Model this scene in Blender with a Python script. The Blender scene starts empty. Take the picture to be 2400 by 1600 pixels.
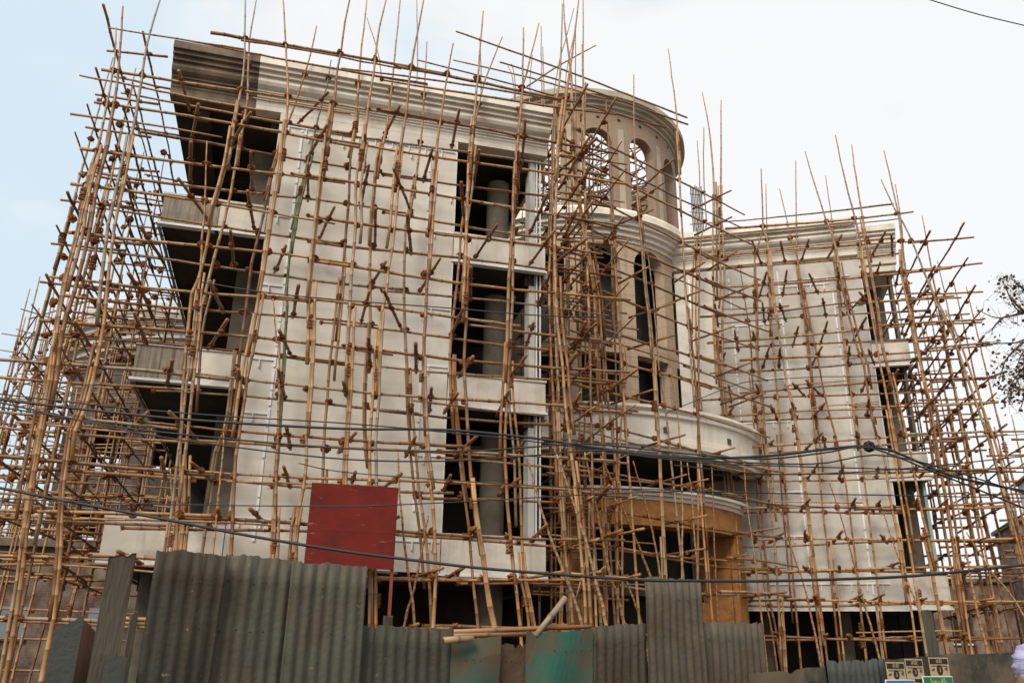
import bpy, bmesh, math, random
import numpy as np
from mathutils import Vector, Matrix
rnd = random.Random(7)
S = bpy.context.scene
COL = S.collection
# ------------------------------------------------------------------ camera
F, CX, CY = 1946.0, 1200.0, 800.0            # focal length in pixels of the 2400 px wide photograph
PITCH, ROLL, EYE = math.radians(20.7), math.radians(0.75), (0.0, 0.0, 1.6)
fwd = Vector((0, math.cos(PITCH), math.sin(PITCH)))
up0 = Vector((0, -math.sin(PITCH), math.cos(PITCH)))
right = Vector((1, 0, 0)) * math.cos(ROLL) + up0 * math.sin(ROLL)
up = up0 * math.cos(ROLL) - Vector((1, 0, 0)) * math.sin(ROLL)
cam = bpy.data.cameras.new('camera')
cam_o = bpy.data.objects.new('camera', cam); COL.objects.link(cam_o)
M = Matrix((right, up, -fwd)).transposed().to_4x4(); M.translation = Vector(EYE)
cam_o.matrix_world = M
cam.sensor_width = 36; cam.lens = 36 * F / 2400; cam.clip_end = 3000; cam.clip_start = 0.05
S.camera = cam_o
# ------------------------------------------------------------------ world, sun, exposure
SUN_EL, SUN_AZ = math.radians(42), math.radians(205)   # azimuth clockwise from +Y: behind the camera, to the left
W = bpy.data.worlds.new('World'); S.world = W; W.use_nodes = True
nt = W.node_tree; nt.nodes.clear()
def N(nt, typ, **kw):
    n = nt.nodes.new(typ)
    for k, v in kw.items():
        if k.startswith('i_'):
            key = k[2:]; key = int(key) if key.isdigit() else key.replace('_', ' ')
            n.inputs[key].default_value = v
        else: setattr(n, k, v)
    return n
def LK(nt, a, b): nt.links.new(a, b)
sky = N(nt, 'ShaderNodeTexSky', sky_type='NISHITA', sun_disc=False, sun_elevation=SUN_EL, sun_rotation=SUN_AZ, air_density=1.3, dust_density=4.0, ozone_density=1.5)
bg1 = N(nt, 'ShaderNodeBackground', i_Strength=0.10); LK(nt, sky.outputs[0], bg1.inputs[0])
tc = N(nt, 'ShaderNodeTexCoord')
mp = N(nt, 'ShaderNodeMapping'); mp.inputs['Scale'].default_value = (1, 1, 1.8); LK(nt, tc.outputs['Generated'], mp.inputs[0])
nz = N(nt, 'ShaderNodeTexNoise', i_Scale=4.5, i_Detail=5.0, i_Roughness=0.5); LK(nt, mp.outputs[0], nz.inputs['Vector'])
sx = N(nt, 'ShaderNodeSeparateXYZ'); LK(nt, tc.outputs['Generated'], sx.inputs[0])
ma = N(nt, 'ShaderNodeMath', operation='MULTIPLY_ADD'); ma.inputs[1].default_value = 0.85; LK(nt, sx.outputs[0], ma.inputs[0])
nm = N(nt, 'ShaderNodeMath', operation='MULTIPLY', i_1=1.7); LK(nt, nz.outputs[0], nm.inputs[0]); LK(nt, nm.outputs[0], ma.inputs[2])
cr = N(nt, 'ShaderNodeValToRGB'); LK(nt, ma.outputs[0], cr.inputs[0])
e = cr.color_ramp.elements; e[0].position = 0.42; e[0].color = (0.55, 0.66, 0.74, 1); e[1].position = 1.0; e[1].color = (0.77, 0.77, 0.768, 1)
el = cr.color_ramp.elements.new(0.72); el.color = (0.66, 0.72, 0.755, 1)
el = cr.color_ramp.elements.new(0.84); el.color = (0.73, 0.745, 0.75, 1)
bg2 = N(nt, 'ShaderNodeBackground', i_Strength=1.0); LK(nt, cr.outputs[0], bg2.inputs[0])
mx = N(nt, 'ShaderNodeMixShader', i_0=0.93); LK(nt, bg1.outputs[0], mx.inputs[1]); LK(nt, bg2.outputs[0], mx.inputs[2])
wo = N(nt, 'ShaderNodeOutputWorld'); LK(nt, mx.outputs[0], wo.inputs[0])
sun = bpy.data.lights.new('sun', 'SUN'); sun.energy = 3.1; sun.angle = math.radians(26); sun.color = (1.0, 0.92, 0.80)
sun_o = bpy.data.objects.new('sun', sun); COL.objects.link(sun_o)
sd = Vector((math.sin(SUN_AZ) * math.cos(SUN_EL), math.cos(SUN_AZ) * math.cos(SUN_EL), math.sin(SUN_EL)))
sun_o.rotation_euler = sd.to_track_quat('Z', 'Y').to_euler()
S.view_settings.view_transform = 'Standard'; S.view_settings.look = 'None'; S.view_settings.gamma = 1.0
S.view_settings.exposure = 0.38; S.view_settings.use_curve_mapping = False
S.cycles.max_bounces = 6; S.cycles.diffuse_bounces = 4

# ------------------------------------------------------------------ frames and pixel rays
def ray(u, v): return fwd + right * ((u - CX) / F) - up * ((v - CY) / F)
class Frame:
    """a vertical plane: s along it, d out of it towards the street, z up"""
    def __init__(s, x, y, deg):
        s.O = Vector((x, y, 0)); a = math.radians(deg); s.ang = a
        s.a = Vector((math.cos(a), math.sin(a), 0)); s.n = Vector((math.sin(a), -math.cos(a), 0))
    def w(s, x, d, z): return s.O + s.a * x + s.n * d + Vector((0, 0, z))
    def on(s, u, v, d=0.0):
        r = ray(u, v); C = Vector(EYE); t = (d - (C - s.O).dot(s.n)) / r.dot(s.n); p = C + r * t
        return (p - s.O).dot(s.a), p.z
    def pts(s, px, d): return [s.w(*(lambda q: (q[0], d, q[1]))(s.on(u, v, d))) for u, v in px]
FL = Frame(-7.6, 14.80, 14.9)      # left wing facade
FR = Frame(6.5, 23.2, -14)         # right wing facade
FD = Frame(2.2, 17.4, 38.8)        # scaffold line in front of the round tower
FF = Frame(-2.6, 4.7, 30)          # hoarding along the street
DC = (2.0, 25.8)                   # tower centre
PC = (1.9, 24.9)                   # porch centre

# ------------------------------------------------------------------ materials
def mat(name, base, rough=0.85, var=0.12, scale=3.0, dark=None, dscale=1.2, dlo=0.55, dhi=0.75, bump=0.15, bscale=40, stretch=(1, 1, 1), metal=0.0, coord='Object', extra=None):
    m = bpy.data.materials.new(name); m.use_nodes = True; t = m.node_tree
    b = t.nodes['Principled BSDF']; b.inputs['Roughness'].default_value = rough; b.inputs['Metallic'].default_value = metal
    b.inputs['Specular IOR Level'].default_value = 0.3
    tc = N(t, 'ShaderNodeTexCoord'); mp = N(t, 'ShaderNodeMapping'); mp.inputs['Scale'].default_value = stretch
    LK(t, tc.outputs[coord], mp.inputs[0])
    n1 = N(t, 'ShaderNodeTexNoise', i_Scale=scale, i_Detail=6.0, i_Roughness=0.6); LK(t, mp.outputs[0], n1.inputs['Vector'])
    r1 = N(t, 'ShaderNodeValToRGB'); LK(t, n1.outputs[0], r1.inputs[0])
    c = Vector(base)
    r1.color_ramp.elements[0].position = 0.3; r1.color_ramp.elements[0].color = (*(c * (1 - var)), 1)
    r1.color_ramp.elements[1].position = 0.7; r1.color_ramp.elements[1].color = (*(c * (1 + var)), 1)
    out = r1.outputs[0]
    if dark:
        n2 = N(t, 'ShaderNodeTexNoise', i_Scale=dscale, i_Detail=8.0, i_Roughness=0.65); LK(t, mp.outputs[0], n2.inputs['Vector'])
        r2 = N(t, 'ShaderNodeValToRGB'); LK(t, n2.outputs[0], r2.inputs[0])
        r2.color_ramp.elements[0].position = dlo; r2.color_ramp.elements[0].color = (0, 0, 0, 1)
        r2.color_ramp.elements[1].position = dhi; r2.color_ramp.elements[1].color = (1, 1, 1, 1)
        mixn = N(t, 'ShaderNodeMix', data_type='RGBA'); LK(t, r2.outputs[0], mixn.inputs[0]); LK(t, out, mixn.inputs[6]); mixn.inputs[7].default_value = (*dark, 1)
        out = mixn.outputs[2]
    if extra: out = extra(t, out, tc, b)
    LK(t, out, b.inputs['Base Color'])
    if bump:
        n3 = N(t, 'ShaderNodeTexNoise', i_Scale=bscale, i_Detail=4.0); LK(t, mp.outputs[0], n3.inputs['Vector'])
        bp = N(t, 'ShaderNodeBump', i_Strength=bump, i_Distance=0.02); LK(t, n3.outputs[0], bp.inputs['Height']); LK(t, bp.outputs[0], b.inputs['Normal'])
    return m
def mix_in(t, out, fac, col, mul=1.0):
    mm = N(t, 'ShaderNodeMath', operation='MULTIPLY', i_1=mul); LK(t, fac, mm.inputs[0])
    mixn = N(t, 'ShaderNodeMix', data_type='RGBA'); LK(t, mm.outputs[0], mixn.inputs[0]); LK(t, out, mixn.inputs[6]); mixn.inputs[7].default_value = (*col, 1)
    return mixn.outputs[2]
def ramp(t, src, p0, p1, inv=False):
    r = N(t, 'ShaderNodeValToRGB'); LK(t, src, r.inputs[0])
    r.color_ramp.elements[0].position = p0; r.color_ramp.elements[1].position = p1
    a, b = ((1, 1, 1, 1), (0, 0, 0, 1)) if inv else ((0, 0, 0, 1), (1, 1, 1, 1))
    r.color_ramp.elements[0].color = a; r.color_ramp.elements[1].color = b
    return r.outputs[0]
def streaks(sc=(9, 9, .5), lo=.5, hi=.68, col=(.16, .13, .09), mul=.6, coord='Object'):
    def f(t, out, tc, b):
        mp = N(t, 'ShaderNodeMapping'); mp.inputs['Scale'].default_value = sc; LK(t, tc.outputs[coord], mp.inputs[0])
        n = N(t, 'ShaderNodeTexNoise', i_Scale=1.0, i_Detail=6.0, i_Roughness=.65); LK(t, mp.outputs[0], n.inputs['Vector'])
        return mix_in(t, out, ramp(t, n.outputs[0], lo, hi), col, mul)
    return f
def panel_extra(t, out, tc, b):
    # soft shade of the scaffold ledgers painted in as level smears, and faint joint lines (UV in metres)
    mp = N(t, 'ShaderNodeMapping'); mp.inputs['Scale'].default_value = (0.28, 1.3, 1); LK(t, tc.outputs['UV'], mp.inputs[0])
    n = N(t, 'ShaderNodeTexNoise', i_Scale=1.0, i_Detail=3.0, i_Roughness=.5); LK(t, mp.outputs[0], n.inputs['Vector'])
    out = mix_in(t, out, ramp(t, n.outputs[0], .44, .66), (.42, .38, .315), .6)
    out = streaks((5, 5, .35), .58, .8, (.36, .31, .24), .25)(t, out, tc, b)
    br = N(t, 'ShaderNodeTexBrick', offset=0.0, i_Scale=1.0, i_Mortar_Size=.004, i_Brick_Width=1.22, i_Row_Height=0.61)
    LK(t, tc.outputs['UV'], br.inputs['Vector'])
    return mix_in(t, out, br.outputs['Fac'], (.30, .27, .22), .12)
def course_extra(t, out, tc, b):
    br = N(t, 'ShaderNodeTexBrick', offset=0.5, i_Scale=1.0, i_Mortar_Size=.006, i_Brick_Width=1.7, i_Row_Height=0.32)
    LK(t, tc.outputs['UV'], br.inputs['Vector'])
    out = streaks((5, 5, .4), .5, .75, (.20, .14, .09), .5)(t, out, tc, b)
    return mix_in(t, out, br.outputs['Fac'], (.11, .075, .05), .75)
def tone_extra(inner):
    def f(t, out, tc, b):
        out = inner(t, out, tc, b); oi = N(t, 'ShaderNodeObjectInfo'); hs_ = N(t, 'ShaderNodeHueSaturation')
        mr = N(t, 'ShaderNodeMapRange'); LK(t, oi.outputs['Random'], mr.inputs[0]); mr.inputs[3].default_value = .72; mr.inputs[4].default_value = 1.3
        LK(t, mr.outputs[0], hs_.inputs['Value']); LK(t, out, hs_.inputs['Color'])
        n = N(t, 'ShaderNodeTexNoise', i_Scale=22.0, i_Detail=5.0); LK(t, tc.outputs['Object'], n.inputs['Vector'])
        return mix_in(t, hs_.outputs[0], ramp(t, n.outputs[0], .70, .74), (.22, .17, .11), .6)
    return f
def brick_mat(name, c1, c2, mortar, w=.23, h=.075):
    def ex(t, out, tc, b):
        br = N(t, 'ShaderNodeTexBrick', offset=0.5, i_Scale=1.0, i_Mortar_Size=.008, i_Brick_Width=w, i_Row_Height=h)
        br.inputs['Color1'].default_value = (*c1, 1); br.inputs['Color2'].default_value = (*c2, 1); br.inputs['Mortar'].default_value = (*mortar, 1)
        LK(t, tc.outputs['UV'], br.inputs['Vector'])
        mixn = N(t, 'ShaderNodeMix', data_type='RGBA'); mixn.inputs[0].default_value = .75
        LK(t, out, mixn.inputs[6]); LK(t, br.outputs['Color'], mixn.inputs[7])
        return streaks((1.6, 1.6, 1.1), .42, .66, (.27, .225, .17), .7)(t, mixn.outputs[2], tc, b)
    return mat(name, [(a + d) / 2 for a, d in zip(c1, c2)], .9, .3, 8, extra=ex, bump=.35, bscale=60)
MT = {}
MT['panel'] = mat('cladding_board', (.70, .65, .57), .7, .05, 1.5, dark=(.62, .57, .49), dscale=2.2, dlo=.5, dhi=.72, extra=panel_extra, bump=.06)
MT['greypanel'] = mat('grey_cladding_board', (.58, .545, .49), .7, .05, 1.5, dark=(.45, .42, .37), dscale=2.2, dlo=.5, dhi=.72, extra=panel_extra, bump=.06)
MT['cream'] = mat('cream_render', (.72, .665, .575), .8, .06, 3, dark=(.40, .34, .26), dscale=.9, dlo=.5, dhi=.8, extra=streaks((7, 7, .4), .55, .75, (.30, .25, .18), .4))
MT['stained'] = mat('stained_render', (.34, .29, .225), .9, .15, 4, extra=streaks((14, 14, .5), .45, .62, (.13, .095, .06), .8))
MT['raw'] = mat('bare_cement_cornice', (.185, .14, .10), .9, .3, 3, dark=(.085, .064, .046), dscale=1.2, dlo=.45, dhi=.65)
MT['concrete'] = mat('bare_concrete', (.14, .118, .088), .9, .25, 3, dark=(.08, .068, .05), dscale=1.1, dlo=.45, dhi=.7)
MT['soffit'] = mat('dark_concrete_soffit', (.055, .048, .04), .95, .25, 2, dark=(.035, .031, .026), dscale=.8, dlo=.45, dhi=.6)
MT['darkwall'] = mat('grimy_grey_wall', (.12, .105, .088), .95, .25, 2, dark=(.06, .052, .044), dscale=.7, dlo=.45, dhi=.6)
MT['cement'] = mat('beige_cement', (.40, .335, .25), .9, .12, 3, dark=(.27, .235, .19), dscale=1.1, dlo=.45, dhi=.7)
MT['drum'] = mat('beige_tower_render', (.43, .325, .23), .85, .08, 3, extra=course_extra)
MT['brick'] = brick_mat('grey_red_brick', (.27, .15, .09), (.24, .175, .12), (.29, .25, .20))
MT['farbrick'] = brick_mat('far_red_brick', (.105, .048, .036), (.08, .042, .033), (.10, .086, .075))
MT['orange'] = mat('orange_render', (.36, .165, .05), .85, .18, 9, dark=(.24, .10, .035), dscale=5, dlo=.45, dhi=.7, bump=.3, bscale=25)
MT['alu'] = mat('white_metal_trim', (.78, .78, .77), .45, .05, 5, bump=0)
MT['gap'] = mat('trim_gap', (.34, .33, .31), .8, .1, 5, bump=0)
MT['ground'] = mat('dusty_ground', (.11, .088, .062), .95, .2, .6, dark=(.06, .05, .036), dscale=.3, dlo=.45, dhi=.7)
MT['road'] = mat('worn_asphalt', (.06, .057, .052), .9, .25, 2)
MT['rope'] = mat('coir_rope', (.21, .074, .022), .95, .35, 30, bump=.8, bscale=120)
MT['cable'] = mat('black_cable', (.018, .017, .017), .5, .1, 3, bump=0)
MT['red'] = mat('faded_red_paint', (.115, .0115, .007), .95, .18, 2.5, dark=(.07, .009, .006), dscale=2, dlo=.5, dhi=.7,
    extra=streaks((3.5, 3.5, 26), .64, .70, (.30, .12, .08), .6), bump=.15, bscale=8)
MT['redpole'] = mat('red_oxide_steel', (.16, .035, .022), .6, .2, 6)
MT['tin'] = mat('weathered_corrugated_tin', (.062, .060, .044), .7, .16, 3, dark=(.062, .040, .025), dscale=2.2, dlo=.42, dhi=.68, metal=.25,
    extra=tone_extra(streaks((16, 16, .6), .52, .7, (.026, .030, .024), .7)), bump=.25, bscale=30)
MT['tin2'] = mat('brown_grey_corrugated_tin', (.085, .070, .050), .7, .15, 3, dark=(.062, .042, .026), dscale=2.5, dlo=.42, dhi=.66, metal=.2,
    extra=tone_extra(streaks((14, 14, .7), .5, .7, (.038, .034, .027), .6)), bump=.25, bscale=30)
MT['tin3'] = mat('blue_grey_corrugated_tin', (.055, .06, .053), .6, .1, 3, dark=(.04, .033, .025), dscale=3, metal=.25, bump=.2)
MT['flat'] = mat('mud_stained_flat_tin', (.095, .07, .044), .8, .12, 3, dark=(.03, .03, .024), dscale=1.6, dlo=.46, dhi=.56, bump=.25, bscale=10)
MT['green'] = mat('green_painted_sheet', (.02, .088, .064), .75, .15, 3, dark=(.088, .062, .036), dscale=1.7, dlo=.40, dhi=.55, bump=.3, bscale=6)
MT['cloth'] = mat('brown_sacking', (.08, .05, .03), .95, .2, 6, bump=.6, bscale=12)
MT['wood'] = mat('grey_weathered_plank', (.075, .063, .045), .9, .2, 3, dark=(.034, .022, .014), dscale=3, dlo=.5, dhi=.62, stretch=(4, 4, .5), bump=.5, bscale=14)
MT['darkwood'] = mat('dark_brown_board', (.05, .024, .014), .8, .3, 4, stretch=(4, 4, .5))
MT['rebar'] = mat('rusty_rebar', (.045, .028, .02), .7, .3, 20, bump=0)
MT['bark'] = mat('grey_bark', (.07, .055, .042), .95, .3, 12)
MT['white'] = mat('whitewashed_wall', (.55, .53, .49), .9, .08, 2, dark=(.30, .28, .25), dscale=.8, dlo=.5, dhi=.75)
MT['bluewin'] = mat('pale_blue_shutter', (.16, .19, .21), .5, .1, 2, bump=0)
MT['black'] = mat('dark_opening', (.02, .018, .016), .9, .2, 2, bump=0)
MT['glassy'] = mat('pale_green_glass', (.34, .42, .40), .12, .06, 1, bump=0)
MT['paper'] = mat('tan_poster_paper', (.36, .27, .165), .9, .1, 6, bump=.2)
MT['ink'] = mat('black_print', (.02, .015, .012), .8, .1, 6, bump=0)
MT['signgreen'] = mat('green_sign_paint', (.01, .13, .05), .4, .1, 3, bump=0)
MT['signblue'] = mat('blue_sign_paint', (.05, .12, .30), .4, .15, 5, dark=(.30, .28, .12), dscale=9, dlo=.55, dhi=.6, bump=0)
MT['signwhite'] = mat('white_sign_paint', (.70, .71, .70), .5, .04, 3, bump=0)
MT['signyellow'] = mat('yellow_sign_paint', (.55, .50, .12), .5, .04, 3, bump=0)
MT['scarf'] = mat('lilac_cotton', (.33, .31, .46), .9, .35, 9, stretch=(1, 1, 5), bump=.8, bscale=9)
MT['skin'] = mat('brown_skin', (.20, .105, .065), .6, .06, 9, bump=.05)
MT['shirt'] = mat('grey_shirt', (.20, .20, .22), .9, .06, 9)
MT['hair'] = mat('black_hair', (.012, .010, .009), .6, .2, 30)
def leaf_mat():
    m = mat('dusty_leaf', (.085, .055, .035), .6, .35, 5, bump=0); return m
MT['leaf'] = leaf_mat()
def bamboo_mat():
    m = bpy.data.materials.new('bamboo'); m.use_nodes = True; t = m.node_tree; b = t.nodes['Principled BSDF']
    b.inputs['Roughness'].default_value = .48; b.inputs['Specular IOR Level'].default_value = .4
    at = N(t, 'ShaderNodeAttribute', attribute_name='cane'); sp = N(t, 'ShaderNodeSeparateColor'); LK(t, at.outputs['Color'], sp.inputs[0])
    r = N(t, 'ShaderNodeValToRGB'); LK(t, sp.outputs[0], r.inputs[0]); r.color_ramp.interpolation = 'LINEAR'
    E_ = r.color_ramp.elements; E_[0].position = 0; E_[0].color = (.145, .056, .02, 1); E_[1].position = 1.0; E_[1].color = (.25, .19, .13, 1)
    for p, c in ((.3, (.30, .135, .042)), (.55, (.40, .21, .078)), (.8, (.33, .185, .078))):
        q = E_.new(p); q.color = (*c, 1)
    tc = N(t, 'ShaderNodeTexCoord'); n = N(t, 'ShaderNodeTexNoise', i_Scale=5.0, i_Detail=6.0, i_Roughness=.7); LK(t, tc.outputs['Object'], n.inputs['Vector'])
    out = mix_in(t, r.outputs[0], ramp(t, n.outputs[0], .45, .7), (.17, .09, .04), .6)
    n2 = N(t, 'ShaderNodeTexNoise', i_Scale=1.1, i_Detail=3.0); LK(t, tc.outputs['Object'], n2.inputs['Vector'])
    out = mix_in(t, out, ramp(t, n2.outputs[0], .52, .66), (.30, .24, .17), .35)
    out = mix_in(t, out, sp.outputs[2], (.085, .115, .04), .9)
    out = mix_in(t, out, sp.outputs[1], (.075, .038, .02), .8)
    LK(t, out, b.inputs['Base Color'])
    return m
MT['bamboo'] = bamboo_mat()

# ------------------------------------------------------------------ mesh builder
class MB:
    def __init__(s): s.v = []; s.f = []; s.uv = []; s.c = []; s.m = []
    def vert(s, p, c=(0, 0, 0)): s.v.append(tuple(p)); s.c.append(c); return len(s.v) - 1
    def face(s, idx, uv=None, m=0): s.f.append(tuple(idx)); s.uv.append(uv); s.m.append(m)
    def poly(s, pts, uv=None, m=0): s.face([s.vert(p) for p in pts], uv, m)
    def box(s, fr, s0, s1, d0, d1, z0, z1):
        """box in a frame, UV in metres"""
        c = [fr.w(x, d, z) for z in (z0, z1) for d in (d0, d1) for x in (s0, s1)]
        q = [(0, 1, 3, 2), (4, 6, 7, 5), (2, 3, 7, 6), (1, 0, 4, 5), (0, 2, 6, 4), (3, 1, 5, 7)]
        co = [(x, d, z) for z in (z0, z1) for d in (d0, d1) for x in (s0, s1)]
        for k, f in enumerate(q):
            ax = ((0, 1), (0, 1), (0, 2), (0, 2), (1, 2), (1, 2))[k]
            s.poly([c[i] for i in f], [(co[i][ax[0]], co[i][ax[1]]) for i in f])
    def prism(s, fr, prof, s0, s1, mitre=0):
        """profile [(d,z)] extruded along s, closed"""
        n = len(prof); L = 0; us = [0]
        for i in range(n): L += math.dist(prof[i], prof[(i + 1) % n]); us.append(L)
        A = [fr.w(s0, d, z) for d, z in prof]; B = [fr.w(s1, d, z) for d, z in prof]
        for i in range(n):
            j = (i + 1) % n
            s.poly([A[i], B[i], B[j], A[j]], [(s0, us[i]), (s1, us[i]), (s1, us[i + 1]), (s0, us[i + 1])])
        s.poly(A[::-1], [(d, z) for d, z in prof][::-1]); s.poly(B, [(d, z) for d, z in prof])
    def rev(s, C, prof, a0, a1, n, closed=True):
        """profile [(r,z)] turned round centre C; angle 0 faces the street, + to the right"""
        P = []
        for k in range(n + 1):
            t = math.radians(a0 + (a1 - a0) * k / n)
            P.append([s.vert((C[0] + r * math.sin(t), C[1] - r * math.cos(t), z)) for r, z in prof])
        m = len(prof); R = max(r for r, z in prof)
        for k in range(n):
            u0 = math.radians(a0 + (a1 - a0) * k / n) * R; u1 = math.radians(a0 + (a1 - a0) * (k + 1) / n) * R; L = 0
            for i in range(m if closed else m - 1):
                j = (i + 1) % m; L2 = L + math.dist(prof[i], prof[j])
                s.face((P[k][i], P[k + 1][i], P[k + 1][j], P[k][j]), [(u0, L), (u1, L), (u1, L2), (u0, L2)]); L = L2
        if closed and abs(a1 - a0) < 359.9:
            s.face(P[0][::-1]); s.face(P[-1])
    def tube(s, pts, rads, n=8, col=(0, 0, 0), cap=True, cols=None):
        pts = [Vector(p) for p in pts]; k = len(pts); rings = []; ref = None
        for i in range(k):
            t = (pts[min(i + 1, k - 1)] - pts[max(i - 1, 0)]).normalized()
            if ref is None or abs(ref.dot(t)) > .95: ref = t.orthogonal().normalized()
            x = (ref - t * ref.dot(t)).normalized(); y = t.cross(x); ref = x
            r = rads[i] if not isinstance(rads, (int, float)) else rads
            c = cols[i] if cols else col
            rings.append([s.vert(pts[i] + (x * math.cos(a) + y * math.sin(a)) * r, c) for a in [2 * math.pi * j / n for j in range(n)]])
        for i in range(k - 1):
            for j in range(n):
                s.face((rings[i][j], rings[i][(j + 1) % n], rings[i + 1][(j + 1) % n], rings[i + 1][j]))
        if cap: s.face(rings[0][::-1]); s.face(rings[-1])
    def add(s, o, mtx=None):
        b = len(s.v)
        for p, c in zip(o.v, o.c): s.v.append(tuple(mtx @ Vector(p)) if mtx else p); s.c.append(c)
        for f, u, m in zip(o.f, o.uv, o.m): s.f.append(tuple(i + b for i in f)); s.uv.append(u); s.m.append(m)
    def mesh(s, name, mats, smooth=False, attr=False):
        me = bpy.data.meshes.new(name); me.from_pydata(s.v, [], s.f)
        for m in (mats if isinstance(mats, (list, tuple)) else [mats]): me.materials.append(MT[m] if isinstance(m, str) else m)
        if any(s.m): me.polygons.foreach_set('material_index', s.m)
        if any(u for u in s.uv):
            ul = me.uv_layers.new(name='UVMap'); flat = []
            for f, u in zip(s.f, s.uv):
                for q in (u or [(0, 0)] * len(f)): flat += [q[0], q[1]]
            ul.data.foreach_set('uv', flat)
        if attr:
            ca = me.color_attributes.new('cane', 'FLOAT_COLOR', 'POINT'); flat = []
            for c in s.c: flat += [c[0], c[1], c[2], 1.0]
            ca.data.foreach_set('color', flat)
        if smooth: me.polygons.foreach_set('use_smooth', [True] * len(me.polygons))
        me.update(); return me
    def build(s, name, mats, parent=None, smooth=False, attr=False, **tags):
        o = bpy.data.objects.new(name, s.mesh(name, mats, smooth, attr)); COL.objects.link(o)
        if parent: o.parent = parent; o.matrix_parent_inverse = parent.matrix_world.inverted()
        tag(o, **tags); return o
def tag(o, label=None, cat=None, group=None, kind=None):
    if label: o['label'] = label
    if cat: o['category'] = cat
    if group: o['group'] = group
    if kind: o['kind'] = kind
    return o
def empty(name, loc, **tags):
    o = bpy.data.objects.new(name, None); COL.objects.link(o); o.location = loc; o.empty_display_size = .2
    o.matrix_world = Matrix.Translation(Vector(loc)); tag(o, **tags); return o

# ------------------------------------------------------------------ ground
g = MB(); g.poly([(-900, -900, 0), (900, -900, 0), (900, 900, 0), (-900, 900, 0)]); g.build('ground', 'ground', kind='structure')
g = MB(); g.poly([(-300, -5.5, .004), (300, -5.5, .004), (300, 3.4, .004), (-300, 3.4, .004)]); g.build('road', 'road', kind='structure')

# ------------------------------------------------------------------ the unfinished building
B = empty('unfinished_building', (1.0, 20.0, 0), label='four storey cream building under construction with round brick tower, wrapped in bamboo scaffolding', cat='building')
CORN = [(-.3, 13.82), (.5, 13.82), (.5, 13.64), (.435, 13.63), (.435, 13.545), (.36, 13.535), (.36, 13.44), (.30, 13.43), (.30, 13.32), (.26, 13.25), (.20, 13.20), (.165, 13.185),
        (.165, 13.14), (.13, 13.135), (.13, 13.09), (.095, 13.085), (.095, 13.04), (.06, 13.035), (.06, 12.99), (.03, 12.95), (.008, 12.88), (.0, 12.78), (-.3, 12.78)]
def cornice(fr, s0, s1, m, dz=0, name='cornice', label=None):
    b = MB(); b.prism(fr, [(d, z + dz) for d, z in CORN], s0, s1); return b.build(name, m, B, label=label)
cornice(FL, .18, 1.96, 'raw', 0, label='dark unpainted end of the left cornice')
cornice(FL, 1.96, 8.68, 'cream', 0)
cornice(FR, -1.6, 3.9, 'cream', .16); cornice(FR, 3.9, 4.95, 'cream', -.22)
FLOORS = (3.06, 6.42, 9.72)
# left wing: slabs, parapets, panel wall, columns
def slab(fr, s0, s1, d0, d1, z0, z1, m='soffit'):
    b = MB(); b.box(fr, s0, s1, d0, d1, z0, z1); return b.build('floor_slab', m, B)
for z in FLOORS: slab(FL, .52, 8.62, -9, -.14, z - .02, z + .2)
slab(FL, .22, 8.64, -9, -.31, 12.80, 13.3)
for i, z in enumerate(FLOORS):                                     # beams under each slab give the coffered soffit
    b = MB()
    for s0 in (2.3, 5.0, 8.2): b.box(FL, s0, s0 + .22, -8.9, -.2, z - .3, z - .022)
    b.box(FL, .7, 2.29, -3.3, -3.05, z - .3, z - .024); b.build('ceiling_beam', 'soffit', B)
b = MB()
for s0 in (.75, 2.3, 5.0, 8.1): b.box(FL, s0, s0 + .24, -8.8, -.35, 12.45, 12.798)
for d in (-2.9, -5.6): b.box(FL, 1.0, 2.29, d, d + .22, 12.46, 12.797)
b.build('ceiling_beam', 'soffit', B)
def parapet(fr, s0, s1, z0, z1, m, dd=.0, th=.14, lip=True, label=None):
    b = MB(); b.box(fr, s0, s1, dd - th, dd, z0, z1)
    o = b.build('balcony_parapet', m, B, label=label)
    if lip:
        b = MB(); b.box(fr, s0 - .02, s1 + .02, dd - th - .02, dd + .035, z1 + .001, z1 + .045); b.build('coping', 'cream', o)
        b = MB(); b.box(fr, s0 - .04, s1 + .03, dd - .1, dd + .05, z0 - .05, z0 - .001); b.build('drip_trim', 'alu', o)
    return o
PZ = [(3.06, 3.80), (6.42, 7.08), (9.72, 10.36)]
for i, (z0, z1) in enumerate(PZ):
    if i == 0: parapet(FL, .45, 2.48, z0, z1, 'cream')
    else:
        parapet(FL, .45, 1.55, z0, z1, 'stained', .004, label='brown water-stained end of the balcony parapet'); parapet(FL, 1.552, 2.48, z0, z1, 'cream')
    parapet(FL, 6.50, 8.62, z0, z1 if i else z1 - .03, 'cream')
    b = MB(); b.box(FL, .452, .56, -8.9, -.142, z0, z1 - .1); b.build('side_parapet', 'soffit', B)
for z in PZ:                                                        # thin edge trims on the left ends of the slabs
    b = MB(); b.box(FL, .40, .448, -8.9, -.1, z[0] - .07, z[0] - .01); b.build('edge_trim', 'gap', B)
b = MB()
for z in (3.06, 6.42, 9.72, 12.80): b.box(FL, 8.64, 8.72, -8.9, -.15, z - .1, z + .06)
b.build('edge_trim', 'cream', B)
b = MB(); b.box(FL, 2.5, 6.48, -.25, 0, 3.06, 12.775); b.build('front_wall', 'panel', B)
b = MB(); b.box(FL, 2.5, 2.62, -8.5, -.252, 3.3, 12.4); b.build('inner_wall', 'concrete', B)
def column(fr, s, d, z0, z1, r=.25):
    b = MB(); p = fr.w(s, d, 0); b.tube([(p.x, p.y, z0), (p.x, p.y, z1)], r, 20, cap=False); b.build('column', 'concrete', B, smooth=True)
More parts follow.
